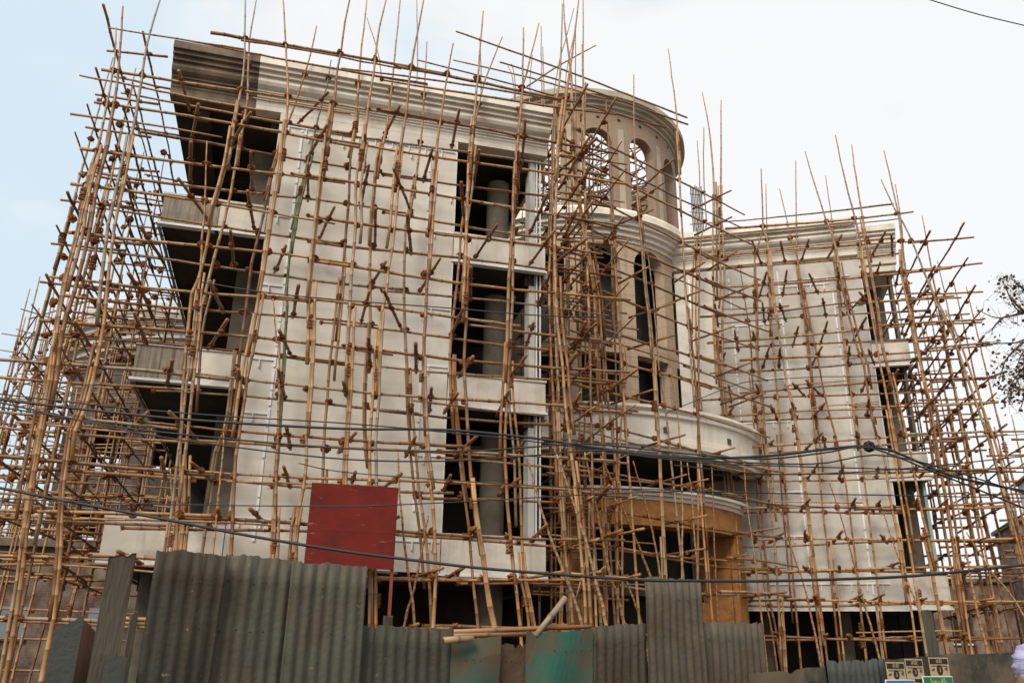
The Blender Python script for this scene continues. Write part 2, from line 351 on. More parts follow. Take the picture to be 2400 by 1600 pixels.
for z0, z1 in ((0, 3.03), (3.27, 6.1), (6.63, 9.4), (9.93, 12.45)):
    column(FL, 7.75, -1.1, z0, z1, .27)
    b = MB(); b.box(FL, 1.95, 2.45, -1.6, -1.2, z0, z1); b.build('pier', 'concrete', B)
    if z0:
        b = MB(); b.box(FL, 8.30, 8.44, -.55, -.2, z0 + .3, z1 + .34); b.build('pier', 'white', B)
        b = MB(); b.box(FL, 8.455, 8.485, -.21, -.17, z0 + .3, z1 + .3); b.box(FL, 8.54, 8.57, -.21, -.17, z0 + .3, z1 + .3)
        b.build('window_trim', 'alu', B)
        b = MB(); b.box(FL, 6.481, 6.50, -.1, .012, z0 + .5, z1 + .3); b.build('window_trim', 'alu', B)
for s in (1.2, 4.3): column(FL, s, -1.5, 0, 3.03, .24)
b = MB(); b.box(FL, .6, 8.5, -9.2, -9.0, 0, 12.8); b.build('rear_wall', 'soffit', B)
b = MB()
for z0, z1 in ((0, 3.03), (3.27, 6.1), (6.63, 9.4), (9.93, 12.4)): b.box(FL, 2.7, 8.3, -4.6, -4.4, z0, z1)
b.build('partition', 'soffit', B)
# white battens on the cladding
def battens(fr, lst, hz):
    k = 0
    for s, z0, z1 in lst:
        b = MB(); z = z0
        while z < z1:
            h = rnd.uniform(.25, .5); b.box(fr, s, s + .045, .001, .026, z, min(z + h, z1)); z += h + rnd.uniform(.03, .07)
        b.build('cladding_batten', 'alu', B)
    for s0, s1, z in hz:
        b = MB(); b.box(fr, s0, s1, .001, .03, z, z + .03)
        x = s0 + .15
        while x < s1 - .05: b.box(fr, x, x + .02, -.001, .05, z - .16, z - .002); x += .38
        b.build('cladding_batten', 'alu', B)
battens(FL, [(2.98, 3.5, 12.4), (5.85, 10.4, 12.3), (5.9, 4.2, 10.0)],
        [(2.55, 6.44, 12.44), (3.0, 5.86, 12.28), (5.85, 6.46, 11.3), (5.9, 6.46, 10.35), (5.9, 6.47, 8.5), (5.9, 6.47, 7.2), (2.55, 3.0, 8.6), (2.55, 3.0, 7.0),
         (2.55, 3.0, 5.9), (2.55, 3.0, 10.2), (2.55, 3.3, 3.9), (5.0, 6.45, 3.62), (5.9, 6.47, 5.3)])
# right wing
for z in (2.86, 6.17, 9.42): slab(FR, -1.1, 4.86, -7, -.14, z - .02, z + .2)
slab(FR, -1.1, 4.88, -7, -.31, 12.50, 13.0)
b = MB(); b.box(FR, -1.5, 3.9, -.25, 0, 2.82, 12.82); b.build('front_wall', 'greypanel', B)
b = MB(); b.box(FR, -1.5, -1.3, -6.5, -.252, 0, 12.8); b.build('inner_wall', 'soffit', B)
b = MB(); b.box(FR, 3.75, 3.9, -6.5, -.252, 3.1, 12.4); b.build('inner_wall', 'concrete', B)
b = MB(); b.box(FR, 3.902, 4.9, -2.2, -.02, 12.32, 12.49); b.build('lintel', 'cream', B)
for z0, z1 in ((2.86, 3.68), (6.17, 6.86), (9.42, 10.1)):
    parapet(FR, 3.91, 4.9, z0, z1, 'cream')
    b = MB(); b.box(FR, 4.8, 4.9, -6.8, -.142, z0, z1); b.build('side_parapet', 'concrete', B)
for z0, z1 in ((0, 2.83), (3.07, 6.14), (6.38, 9.39), (9.63, 12.3)):
    column(FR, 4.5, -1.3, z0, z1, .2); 
    if z0:
        b = MB(); b.box(FR, 4.70, 4.78, -.5, -.2, z0 + .5, z1 - .01); b.build('window_pane', 'glassy' if z0 < 4 else 'concrete', B)
        b = MB(); b.box(FR, 3.902, 3.93, -.1, .012, z0 + .5, z1 - .01); b.build('window_trim', 'alu', B)
for s in (.3, 2.4): column(FR, s, -1.5, 0, 2.83, .24)
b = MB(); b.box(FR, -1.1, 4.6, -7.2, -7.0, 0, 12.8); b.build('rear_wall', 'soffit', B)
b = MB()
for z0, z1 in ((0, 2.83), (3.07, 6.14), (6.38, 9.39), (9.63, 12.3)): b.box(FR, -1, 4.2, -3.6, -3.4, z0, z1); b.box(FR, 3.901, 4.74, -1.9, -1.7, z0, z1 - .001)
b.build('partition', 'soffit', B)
b = MB(); b.box(FR, -1.15, 3.95, .002, .03, 2.785, 2.815); b.build('drip_trim', 'alu', B)
battens(FR, [(-1.08, 5.0, 12.6), (.12, 8.0, 12.5), (1.55, 3.4, 12.6), (3.05, 3.2, 11.9)],
        [(.9, 3.6, 12.25), (1.55, 3.0, 12.05), (.1, 1.55, 10.9), (.9, 1.6, 9.2), (3.05, 3.86, 11.3), (3.05, 3.86, 9.7), (3.05, 3.86, 8.3), (.1, 1.5, 7.9), (.3, 1.6, 5.9), (.5, 3.5, 3.45), (1.1, 1.55, 4.7)])
# round tower
def ring_wall(name, m, C, ro, ri, z0, z1, openings, n_bay=14, a_first=8.8, ns=8, parent=B, arcs=None):
    """cylindrical wall whose bays carry openings [(half width m, sill, spring, arch rise)]"""
    b = MB(); bay = 360 / n_bay
    def P(u, z, r): t = math.radians(u); return (C[0] + r * math.sin(t), C[1] - r * math.cos(t), z)
    def q(u0, u1, za0, za1, zb0, zb1):
        for r, fl in ((ro, 0), (ri, 1)):
            pts = [P(u0, za0, r), P(u1, za1, r), P(u1, zb1, r), P(u0, zb0, r)]
            uv = [(math.radians(u) * ro, z) for u, z in ((u0, za0), (u1, za1), (u1, zb1), (u0, zb0))]
            b.poly(pts[::-1] if fl else pts, uv[::-1] if fl else uv)
    for k in range(n_bay):
        c = a_first + bay * k
        hw = math.degrees(openings[0][0] / ro)
        for side in (-1, 1):
            a, e = c + side * hw, c + side * bay / 2
            for j in range(3):
                x0, x1 = a + (e - a) * j / 3, a + (e - a) * (j + 1) / 3
                if side < 0: x0, x1 = x1, x0
                q(x0, x1, z0, z0, z1, z1)
        us = [c - hw + 2 * hw * j / (2 * ns) for j in range(2 * ns + 1)]
        for j in range(2 * ns):
            u0, u1 = us[j], us[j + 1]; zc = [z0, z0]
            for (w_, sill, spring, rise) in openings:
                def top(u):
                    x = max(-1, min(1, (u - c) / hw)); return spring + rise * math.sqrt(max(0, 1 - x * x))
                q(u0, u1, zc[0], zc[1], sill, sill)
                b.poly([P(u0, sill, ro), P(u1, sill, ro), P(u1, sill, ri), P(u0, sill, ri)], [(0, 0), (.1, 0), (.1, .3), (0, .3)])
                b.poly([P(u0, top(u0), ri), P(u1, top(u1), ri), P(u1, top(u1), ro), P(u0, top(u0), ro)], [(0, 0), (.1, 0), (.1, .3), (0, .3)])
                zc = [top(u0), top(u1)]
            q(u0, u1, zc[0], zc[1], z1, z1)
        for (w_, sill, spring, rise) in openings:
            for u, fl in ((c - hw, 0), (c + hw, 1)):
                pts = [P(u, sill, ro), P(u, sill, ri), P(u, spring, ri), P(u, spring, ro)]
                uv = [(0, sill), (ro - ri, sill), (ro - ri, spring), (0, spring)]
                b.poly(pts[::-1] if fl else pts, uv[::-1] if fl else uv)
    return b.build(name, m, parent)
tower = ring_wall('tower_wall', 'drum', DC, 3.78, 3.44, 6.4, 13.45, [(.62, 8.0, 9.68, 0.0), (.62, 10.1, 12.55, .6)])
ring_wall('brick_drum', 'brick', DC, 3.70, 3.38, 14.1, 18.0, [(.52, 14.36, 16.72, .5)])
b = MB(); b.rev(DC, [(3.3, 13.25), (3.82, 13.25), (3.82, 13.36), (3.92, 13.38), (3.92, 13.50), (4.02, 13.53), (4.02, 13.64), (4.12, 13.67), (4.12, 13.78), (4.26, 13.83), (4.26, 14.02), (4.2, 14.12), (3.3, 14.14)], 0, 360, 96)
b.build('tower_cornice', 'cream', B)
b = MB(); b.rev(DC, [(3.36, 17.86), (3.74, 17.86), (3.74, 17.96), (3.84, 17.98), (3.84, 18.08), (3.95, 18.1), (3.95, 18.2), (4.08, 18.22), (4.08, 18.42), (3.36, 18.44)], 0, 360, 96)
b.build('tower_cornice', 'cement', B, label='bare cement cornice ringing the top of the brick drum')
b = MB()                                                             # putlog holes under the top cornice
for k in range(28):
    a = math.radians(-4 + 360 / 28 * k + rnd.uniform(-1.5, 1.5)); r = 3.705
    fr_ = Frame(DC[0] + r * math.sin(a), DC[1] - r * math.cos(a), math.degrees(a)); z = 17.62 + rnd.uniform(-.06, .06)
    b.box(fr_, -.05, .05, -.02, .004, z, z + .09)
b.build('putlog_hole', 'black', B)
b = MB()                                                             # cement ribs between the brick arches
for k in range(14):
    a = math.radians(8.8 + 360 / 14 * (k + .5)); r = 3.70
    fr_ = Frame(DC[0] + r * math.sin(a), DC[1] - r * math.cos(a), math.degrees(a)); b.box(fr_, -.10, .10, -.1, .012, 14.2, 17.3)
b.build('concrete_rib', 'cement', B)
for z in (6.5, 9.66, 13.9):
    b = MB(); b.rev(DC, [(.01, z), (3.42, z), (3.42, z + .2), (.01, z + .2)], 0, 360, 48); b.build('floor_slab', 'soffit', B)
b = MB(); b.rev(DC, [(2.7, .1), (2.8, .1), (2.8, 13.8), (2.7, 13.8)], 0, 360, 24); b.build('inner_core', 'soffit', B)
b = MB(); b.rev(DC, [(3.45, 9.69), (3.60, 9.69), (3.60, 10.09), (3.45, 10.09)], 0, 360, 56); b.build('spandrel_band', 'drum', B)
# curved porch
A0, A1 = -70, 78
b = MB(); b.rev(PC, [(5.0, 7.36), (5.66, 7.36), (5.68, 7.28), (5.60, 7.20), (5.60, 7.12), (5.52, 7.10), (5.52, 6.62), (5.57, 6.60), (5.57, 6.50), (5.64, 6.48), (5.64, 6.36), (5.55, 6.34), (5.55, 6.22), (5.0, 6.22)], A0, A1, 60)
b.build('porch_balcony', 'cream', B)
b = MB(); b.rev(PC, [(.05, 6.3), (4.99, 6.3), (4.99, 6.5), (.05, 6.5)], A0, A1, 48); b.build('floor_slab', 'soffit', B)
pa = MB(); pa.rev(PC, [(4.45, 4.55), (5.0, 4.55), (5.0, 5.16), (4.45, 5.16)], -6, 58.5, 30); po = pa.build('porch_arch', 'orange', B)
pa = MB(); pa.rev(PC, [(4.4, 5.162), (5.03, 5.162), (5.05, 5.24), (5.12, 5.26), (5.12, 5.33), (5.2, 5.35), (5.2, 5.42), (4.4, 5.44)], -7, 59.5, 30); pa.build('arch_cornice', 'cream', po)
for a0, a1 in ((52.0, 58.5), (-5.8, -.8)):
    b = MB(); b.rev(PC, [(4.0, 0), (4.98, 0), (4.98, 4.548), (4.0, 4.548)], a0, a1, 3); b.build('porch_pillar', 'orange', B)
b = MB(); b.rev(PC, [(4.2, 0), (4.35, 0), (4.35, 2.9), (4.2, 2.9)], 30, 52, 6); b.build('porch_pillar', 'orange', B)
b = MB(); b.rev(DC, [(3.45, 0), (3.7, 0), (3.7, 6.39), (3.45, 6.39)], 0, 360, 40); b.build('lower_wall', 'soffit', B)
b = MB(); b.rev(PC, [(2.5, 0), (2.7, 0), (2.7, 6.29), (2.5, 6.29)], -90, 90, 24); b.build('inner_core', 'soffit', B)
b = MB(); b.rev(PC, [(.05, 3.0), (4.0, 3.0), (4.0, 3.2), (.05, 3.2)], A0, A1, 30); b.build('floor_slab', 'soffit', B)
for a in (20, 42, -20):                                              # round vents / blocks in the balcony band
    t = math.radians(a); fr_ = Frame(PC[0] + 5.52 * math.sin(t), PC[1] - 5.52 * math.cos(t), a)
    b = MB(); b.box(fr_, -.07, .07, -.05, .03, 6.72, 6.86); b.build('vent_block', 'concrete', B)

# ------------------------------------------------------------------ bamboo scaffold
def catmull(P, n):
    P = [Vector(p) for p in P]
    if len(P) == 2: return [P[0].lerp(P[1], i / n) for i in range(n + 1)]
    Q = [P[0] * 2 - P[1]] + P + [P[-1] * 2 - P[-2]]; out = []; m = len(P) - 1
    L = [(P[i + 1] - P[i]).length for i in range(m)]; T = sum(L)
    for i in range(m):
        k = max(1, round(n * L[i] / T))
        for j in range(k):
            t = j / k; a, b, c, d = Q[i:i + 4]
            out.append(.5 * ((2 * b) + (c - a) * t + (2 * a - 5 * b + 4 * c - d) * t * t + (3 * b - a - 3 * c + d) * t ** 3))
    out.append(P[-1]); return out
def cane(P, r0, r1, sides=8, tone=None, green=0, wob=.0035, hollow=True, step=.33):
    """one bamboo cane: swollen nodes with dark rings, slight crookedness, taper, open cut end"""
    L = sum((Vector(P[i + 1]) - Vector(P[i])).length for i in range(len(P) - 1))
    r0 *= .86; r1 *= .86; nn = max(2, int(L / step)); pts = catmull(P, nn); tone = rnd.random() if tone is None else tone
    out, rr, cc = [], [], []; n = len(pts)
    for i, p in enumerate(pts):
        if 0 < i < n - 1: p = p + Vector((rnd.gauss(0, wob), rnd.gauss(0, wob), rnd.gauss(0, wob * .6)))
        pts[i] = p
    for i in range(n):
        t = i / (n - 1); r = r0 + (r1 - r0) * t; tn = min(1, max(0, tone + rnd.uniform(-.06, .06)))
        if 0 < i < n - 1:
            d = (pts[i + 1] - pts[i - 1]).normalized()
            out += [pts[i] - d * .022, pts[i], pts[i] + d * .022]; rr += [r, r * 1.2, r * .98]
            cc += [(tn, 0, green), (tn, 1, green), (tn, .25, green)]
        else: out.append(pts[i]); rr.append(r); cc.append((tn, 0, green))
    b = MB(); b.tube(out, rr, sides, cols=cc)
    if hollow and sides >= 7:                                        # dark bore at the cut ends
        for k, q in ((0, -1), (len(out) - 1, 1)):
            d = (out[k] - out[k - q]).normalized(); x = d.orthogonal().normalized(); y = d.cross(x)
            b.face([b.vert(out[k] + d * .003 + (x * math.cos(a) + y * math.sin(a)) * rr[k] * .55, (0, 1, 0)) for a in [j * math.pi / 3 for j in range(6)]])
    return b, L
def knot_mesh(seed, wrap=False, low=False):
    r_ = random.Random(seed); b = MB()
    if low:
        for k in range(3):
            R = r_.uniform(.05, .08); ax = Vector((r_.uniform(-1, 1), r_.uniform(-.5, .5), r_.uniform(-1, 1))).normalized(); x = ax.orthogonal().normalized(); y = ax.cross(x)
            b.tube([(x * math.cos(t) + y * math.sin(t)) * R for t in [j * 2 * math.pi / 7 for j in range(8)]], .024, 4, cap=False)
        return b
    if wrap:
        n = 9; z = -.17
        for k in range(n):
            R = r_.uniform(.052, .070); z += .30 / n * r_.uniform(.6, 1.4); tl = r_.uniform(-.35, .35)
            b.tube([Vector((R * math.cos(t), R * 1.0 * math.sin(t), z + tl * R * math.cos(t))) for t in [j * 2 * math.pi / 9 for j in range(10)]], r_.uniform(.011, .017), 4, cap=False)
    else:
        for k in range(8):
            R = r_.uniform(.048, .078); s_ = 1 if k % 2 else -1
            ax = Vector((s_ * r_.uniform(.4, 1), r_.uniform(-.45, .45), r_.uniform(.4, 1))).normalized() if k < 6 else Vector((0, .1, 1))
            x = ax.orthogonal().normalized(); y = ax.cross(x); o = Vector((r_.gauss(0, .012), r_.gauss(0, .012), r_.gauss(0, .012)))
            b.tube([o + (x * math.cos(t) + y * math.sin(t)) * R * (1 + .12 * math.sin(3 * t + k)) for t in [j * 2 * math.pi / 9 for j in range(10)]], r_.uniform(.013, .022), 4, cap=False)
    for k in range(4):                                               # frayed ends
        a = r_.uniform(0, 6.28); p = Vector((.06 * math.cos(a), .06 * math.sin(a), r_.uniform(-.05, .02)))
        q = p + Vector((r_.uniform(-.06, .06), r_.uniform(-.05, .02), r_.uniform(-.10, .02))); e_ = q + Vector((r_.uniform(-.04, .04), 0, r_.uniform(-.10, -.02)))
        b.tube([p, q, e_], [.006, .005, .003], 3, cap=False)
    return b
KN = [knot_mesh(i) for i in range(6)]; WR = [knot_mesh(20 + i, True) for i in range(4)]; LO = [knot_mesh(40 + i, low=True) for i in range(4)]
KM = [k.mesh('rope_lashing', 'rope') for k in KN]; WM = [k.mesh('rope_lashing', 'rope') for k in WR]; LM = [k.mesh('rope_lashing', 'rope') for k in LO]
class Scaffold:
    def __init__(s, name, loc, label, cap=100, far=False):
        s.root = empty(name, loc, label=label, cat='scaffolding', group='bamboo scaffolds round the buildings'); s.items = {}; s.kn = []; s.cap = cap; s.far = far
    def pole(s, kind, P, r0, r1=None, **kw):
        if s.far: kw.setdefault('sides', 5); kw.setdefault('step', .6)
        b, L = cane(P, r0, r0 * .8 if r1 is None else r1, **kw)
        c = sum((Vector(p) for p in P), Vector()) / len(P); D = (c - Vector(EYE)).length
        s.items.setdefault(kind, []).append((L * r0 / D / D, b))
    def knot(s, p, size=1.0, typ=0, prio=1.0, ang=None):
        p = Vector(p); D = (p - Vector(EYE)).length
        size *= .82; m = Matrix.Translation(p) @ Matrix.Rotation(rnd.uniform(0, 6.28) if ang is None else ang, 4, 'Z') @ Matrix.Diagonal((size * rnd.uniform(.8, 1.25), size * rnd.uniform(.8, 1.2), size * rnd.uniform(.75, 1.3), 1))
        s.kn.append((prio * size / D, m, typ, rnd.randrange(4)))
    def finish(s):
        for kind, lst in s.items.items():
            lst.sort(key=lambda t: -t[0])
            for _, b in lst[:s.cap]: b.build(kind, 'bamboo', s.root, smooth=True, attr=True)
            if len(lst) > s.cap:
                m = MB()
                for _, b in lst[s.cap:]: m.add(b)
                m.build(kind, 'bamboo', s.root, smooth=True, attr=True, kind='stuff')
        s.kn.sort(key=lambda t: -t[0])
        for _, m, typ, k in s.kn[:s.cap]:
            o = bpy.data.objects.new('rope_lashing', (KM, WM, LM)[typ][k]); COL.objects.link(o); o.parent = s.root
            o.matrix_parent_inverse = s.root.matrix_world.inverted(); o.matrix_world = m
        if len(s.kn) > s.cap:
            mm = MB()
            for _, m, typ, k in s.kn[s.cap:]: mm.add((KN, WR, LO)[typ][k], m)
            mm.build('rope_lashing', 'rope', s.root, kind='stuff')
def to_ground(P):
    a, b = P[-2], P[-1]
    if b.z < .3: return P
    d = (b - a).normalized(); d = Vector((d.x * .4, d.y * .4, min(d.z, -.6))).normalized(); P.append(b + d * ((b.z - .02) / -d.z)); return P
def s_at(fr, P, z):
    for i in range(len(P) - 1):
        a, b = P[i], P[i + 1]
        if min(a.z, b.z) <= z <= max(a.z, b.z) and abs(a.z - b.z) > 1e-6:
            p = a.lerp(b, (z - a.z) / (b.z - a.z)); return (p - fr.O).dot(fr.a)
    return None
def upright(sc, fr, px, d, r=.042, green=0, splits=True, tip=None, lifts=(), kn=True, raw=None, ksize=1.0):
    """a standard built from overlapping canes lashed end to end; px is traced from the top down"""
    P = raw or fr.pts(px, d); P = to_ground(list(P)); ztop = P[0].z; Q = catmull(P, 40)
    L = [0]
    for i in range(1, len(Q)): L.append(L[-1] + (Q[i] - Q[i - 1]).length)
    T = L[-1]; cut = [0.0]
    if splits and T > 6:
        x = 0
        while T - x > 6.5: x += rnd.uniform(3.6, 5.0); cut.append(x)
    cut.append(T)
    n = len(cut) - 1
    for k in range(n):
        a = cut[k] - (rnd.uniform(.7, 1.5) if k else 0); b_ = cut[k + 1] + (rnd.uniform(.4, 1.0) if k < n - 1 else 0)
        off = fr.a * (rnd.choice((-1, 1)) * .036 if k else 0) + fr.n * rnd.uniform(-.02, .03)
        seg = [q + off for q, l in zip(Q, L) if a <= l <= b_]
        if len(seg) < 2: continue
        topk = (k == 0)
        r_bot = r * rnd.uniform(.92, 1.1); r_top = (tip if tip else r * .42) if topk else r * rnd.uniform(.65, .8)
        sc.pole('bamboo_upright', seg, r_top, r_bot, green=green)
        if k:
            for zc in (cut[k] - .35, cut[k] + .15)[:rnd.choice((1, 1, 2))]:
                i = min(range(len(L)), key=lambda j: abs(L[j] - zc)); sc.knot(Q[i], .95, 1, 1.2)
            if rnd.random() < .8:                                   # a third cane doubling the joint
                a2 = cut[k] - rnd.uniform(.8, 1.6); b2 = a2 + rnd.uniform(2.5, 5.5)
                of2 = fr.a * .07 * rnd.choice((-1, 1)) + fr.n * .03; seg = [q + of2 for q, l in zip(Q, L) if a2 <= l <= b2]
                if len(seg) > 1: sc.pole('bamboo_upright', seg, r * .7, r * .9, green=green)
    if kn:
        for lf in lifts:
            for zz in [lf.z_at(0)]:
                s_ = s_at(fr, Q, zz)
                if s_ is None: continue
                z2 = lf.z_at(s_); s_ = s_at(fr, Q, z2) or s_
                if lf.s0 <= s_ <= lf.s1: sc.knot(fr.w(s_, d - .05, z2), rnd.uniform(.8, 1.15) * ksize, 0, 1.1)
    return Q
class Ledger:
    def __init__(s, z, s0, s1, slope=0.0, amp=.05):
        s.z = z; s.s0 = s0; s.s1 = s1; s.sl = slope; s.ph = rnd.uniform(0, 6); s.amp = amp; s.f = rnd.uniform(.5, .9)
    def z_at(s, x): return s.z + s.sl * x + s.amp * math.sin(s.ph + x * s.f)
    def make(s, sc, fr, d, r=.034, kind='bamboo_ledger', seg=(4.5, 6.5)):
        x = s.s0; first = True
        while x < s.s1 - .3:
            e_ = min(s.s1, x + rnd.uniform(*seg))
            if s.s1 - e_ < 1.6: e_ = s.s1
            o = .0 if first else rnd.choice((-.05, .05)); n = 6; tilt = rnd.uniform(-.03, .03)
            P = [fr.w(x + (e_ - x) * i / n, d + (o * .3), s.z_at(x + (e_ - x) * i / n) + o + tilt * (i / n - .5)) for i in range(n + 1)]
            if rnd.random() < .5: P.reverse()
            sc.pole(kind, P, r * rnd.uniform(.9, 1.15), r * rnd.uniform(.55, .8), wob=.006)
            if not first: sc.knot(P[-1] if (P[-1] - fr.w(x, d, s.z_at(x))).length < .5 else P[0], .6, 0, .6)
            if e_ >= s.s1: break
            x = e_ - rnd.uniform(.5, 1.2); first = False

def pxz(l): return l
# ---- scaffold across the left wing front
SL = Scaffold('bamboo_scaffold', FL.w(4, 1, 0), 'lashed bamboo scaffold across the front of the left wing, behind the red board')
LZ = [13.55, 12.25, 11.4, 10.42, 9.58, 8.68, 7.77, 6.94, 6.12, 5.2, 4.47, 3.7, 2.92, 2.0]
LO_ = []; LI_ = []; edgeL = FL.pts([(262, 20), (248, 91), (218, 312), (178, 413), (165, 520), (105, 665), (96, 770), (60, 850)], 1.3)
for i, z in enumerate(LZ):
    low = z < 6.3
    s0 = -1.0 - .12 * i + rnd.uniform(-.3, .2) if not low else rnd.uniform(-4.4, -3.4)
    if not low: s0 = (s_at(FL, edgeL, z) or -.9) + rnd.uniform(-.12, .12)
    s1 = rnd.uniform(9.3, 10.3) if i else 8.9
    lo = Ledger(z, s0 if i else 1.0, s1); li = Ledger(z - .02, s0 + rnd.uniform(.0, .8) if i else .6, s1 - rnd.uniform(-.2, .4)); LO_.append(lo); LI_.append(li)
    lo.make(SL, FL, 1.3, .039)
    li.make(SL, FL, .5 if i else .92, .036)
    if i in (0, 1, 2): Ledger(z - .33, -1.2 if i else -.9, rnd.uniform(1.5, 9)).make(SL, FL, 1.3, .026)
    if rnd.random() < .45:
        x = rnd.uniform(-1, 6); Ledger(z - .12, x, x + rnd.uniform(1.8, 3.4)).make(SL, FL, 1.36, .026)
UO = [[(575, 0), (572, 148), (565, 207), (548, 300), (532, 396), (506, 486), (489, 578), (470, 654), (455, 688), (444, 792), (437, 867), (430, 967), (427, 1067), (427, 1163), (418, 1208), (418, 1290)],
 [(663, -5), (672, 145), (675, 220), (668, 317), (658, 410), (644, 496), (630, 592), (613, 688), (596, 788), (575, 885), (561, 988), (548, 1067), (541, 1184), (535, 1301)],
 [(826, -30), (809, 50), (799, 120), (792, 158), (782, 248), (771, 324), (758, 420), (747, 517), (737, 613), (728, 709), (727, 799), (721, 909), (713, 1019), (713, 1077), (706, 1146), (689, 1232), (684, 1308)],
 [(905, 0), (886, 86), (876, 169), (862, 255), (853, 334), (838, 434), (838, 530), (831, 613), (824, 719), (819, 816), (814, 916), (807, 1012), (803, 1067), (800, 1200), (795, 1330)],
 [(993, 0), (976, 90), (960, 183), (952, 262), (939, 344), (929, 437), (921, 534), (907, 630), (900, 695), (891, 730), (884, 826), (879, 926), (871, 1036), (872, 1130), (874, 1332), (876, 1463)],
 [(1062, 103), (1046, 189), (1034, 272), (1022, 358), (1012, 444), (1005, 540), (998, 644), (993, 743), (988, 836), (989, 936), (996, 1060), (1007, 1146), (1014, 1243), (1017, 1353), (1010, 1473)],
 [(1132, 28), (1118, 196), (1110, 275), (1103, 368), (1100, 451), (1098, 554), (1093, 650), (1089, 754), (1084, 840), (1089, 947), (1096, 1060), (1106, 1180), (1124, 1301), (1141, 1422), (1153, 1475)],
 [(1227, 65), (1224, 210), (1217, 296), (1210, 379), (1206, 465), (1203, 562), (1196, 654), (1193, 754), (1189, 857), (1182, 978), (1180, 1077), (1189, 1225), (1199, 1336), (1215, 1466)],
 [(1356, 0), (1337, 155), (1325, 238), (1313, 344), (1310, 399), (1304, 537), (1305, 650), (1310, 760), (1322, 860), (1330, 960), (1345, 1080), (1360, 1200), (1372, 1330), (1380, 1460)]]
UI = [[(601, 0), (585, 103), (579, 238), (565, 324), (551, 424), (529, 523), (506, 609), (482, 702), (465, 778), (458, 867), (451, 967), (441, 1067), (437, 1180), (430, 1290)],
 [(742, 62), (727, 131), (685, 262), (654, 344), (627, 437), (606, 537), (585, 616), (572, 723), (558, 823), (548, 919), (534, 1012), (513, 1060), (496, 1180), (479, 1298)],
 [(860, 0), (845, 141), (833, 293), (817, 369), (814, 458), (805, 560), (799, 650), (789, 750), (778, 847), (771, 940), (763, 1053), (760, 1150), (752, 1300)],
 [(938, 0), (922, 162), (907, 296), (890, 375), (881, 465), (874, 540), (871, 661), (872, 757), (864, 857), (860, 947), (865, 1057), (880, 1200), (886, 1463)],
 [(1000, 100), (996, 176), (989, 303), (979, 386), (965, 479), (955, 530), (953, 571), (951, 664), (953, 771), (958, 867), (962, 954), (970, 1060), (979, 1153), (993, 1253), (1000, 1346), (1007, 1473)],
 [(1177, 88), (1137, 189), (1115, 279), (1105, 370), (1098, 450), (1086, 530), (1075, 668), (1062, 778), (1058, 881), (1063, 967), (1072, 1067), (1079, 1129), (1093, 1232), (1103, 1353), (1115, 1473)],
 [(1263, 55), (1234, 172), (1224, 207), (1214, 330), (1209, 465), (1206, 600), (1203, 750), (1196, 895), (1210, 1046), (1213, 1094), (1217, 1232), (1224, 1353), (1244, 1470)],
 [(1318, 10), (1313, 172), (1306, 227), (1301, 337), (1298, 440), (1292, 560), (1290, 680), (1294, 800), (1300, 920), (1305, 1060), (1312, 1200), (1325, 1330), (1338, 1460)]]
SQ = []
for px in UO: SQ.append((upright(SL, FL, px, 1.38, lifts=LO_), 1))
for px in UI: SQ.append((upright(SL, FL, px, .42 if px[0][1] > 900 else .93 if False else .60, lifts=LI_, r=.038), 0))
upright(SL, FL, [(776, 140), (766, 200), (745, 277), (727, 357), (704, 447), (684, 537), (671, 633), (668, 719), (661, 830), (653, 929), (647, 1026), (639, 1125), (637, 1198), (632, 1301)], .62, r=.036, green=1.0, lifts=LI_)
upright(SL, FL, [(932, 1060), (938, 1180), (951, 1301), (972, 1475)], 1.5, r=.038, splits=False, kn=False)
upright(SL, FL, [(1003, 1208), (989, 1284), (970, 1380), (945, 1475)], 1.45, r=.042, splits=False, kn=False)
for px in ([(272, 65), (269, 138), (255, 220), (234, 324), (207, 413), (186, 492), (172, 560), (152, 630), (138, 695), (129, 744), (117, 823), (105, 880), (93, 971), (76, 1067), (62, 1129), (45, 1267), (21, 1432)],
           [(288, 14), (282, 100), (272, 207), (248, 344), (224, 434), (207, 537), (169, 685), (141, 778), (127, 895), (114, 960), (96, 1067), (75, 1200), (45, 1440)],
           [(375, 0), (344, 107), (331, 193), (317, 275), (300, 362), (286, 434), (265, 530), (248, 661), (238, 764), (220, 861), (200, 943), (172, 1012), (163, 1080), (152, 1180), (148, 1284), (131, 1453), (104, 1597)],
           [(485, 330), (483, 400), (480, 470), (474, 560), (470, 640), (460, 720), (455, 800)],
           [(527, 985), (522, 1060), (512, 1160), (498, 1298)], [(399, 1098), (406, 1198), (403, 1290)], [(640, 700), (648, 800), (655, 880)]):
    upright(SL, FL, px, 1.38, lifts=LO_, r=.046 if px[0][1] < 50 else .036)
def putlogs(sc, fr, z_of, srange, n, d0=.30, d1=1.62, r=.038, yaw=.35):
    for k in range(n):
        s_ = srange[0] + (srange[1] - srange[0]) * (k + rnd.uniform(.1, .9)) / n
        dy = rnd.gauss(0, yaw) * .5; rise = rnd.uniform(-.02, .1); z = z_of(s_) + .065
        e1 = d1 + rnd.uniform(-.1, .35)
        sc.pole('bamboo_putlog', [fr.w(s_ - dy * .5, d0, z - .03), fr.w(s_ + dy, e1, z + rise)], r * rnd.uniform(.8, 1.1), r * rnd.uniform(.85, 1.15), tone=rnd.uniform(0, .35), wob=.004)
        t = (1.3 - d0) / (e1 - d0); sc.knot(fr.w(s_ - dy * .5 + 1.5 * dy * t, 1.33, z), rnd.uniform(.7, .95), 0)
        t = (.5 - d0) / (e1 - d0); sc.knot(fr.w(s_ - dy * .5 + 1.5 * dy * t, .5, z - .02), rnd.uniform(.6, .85), 0, .8)
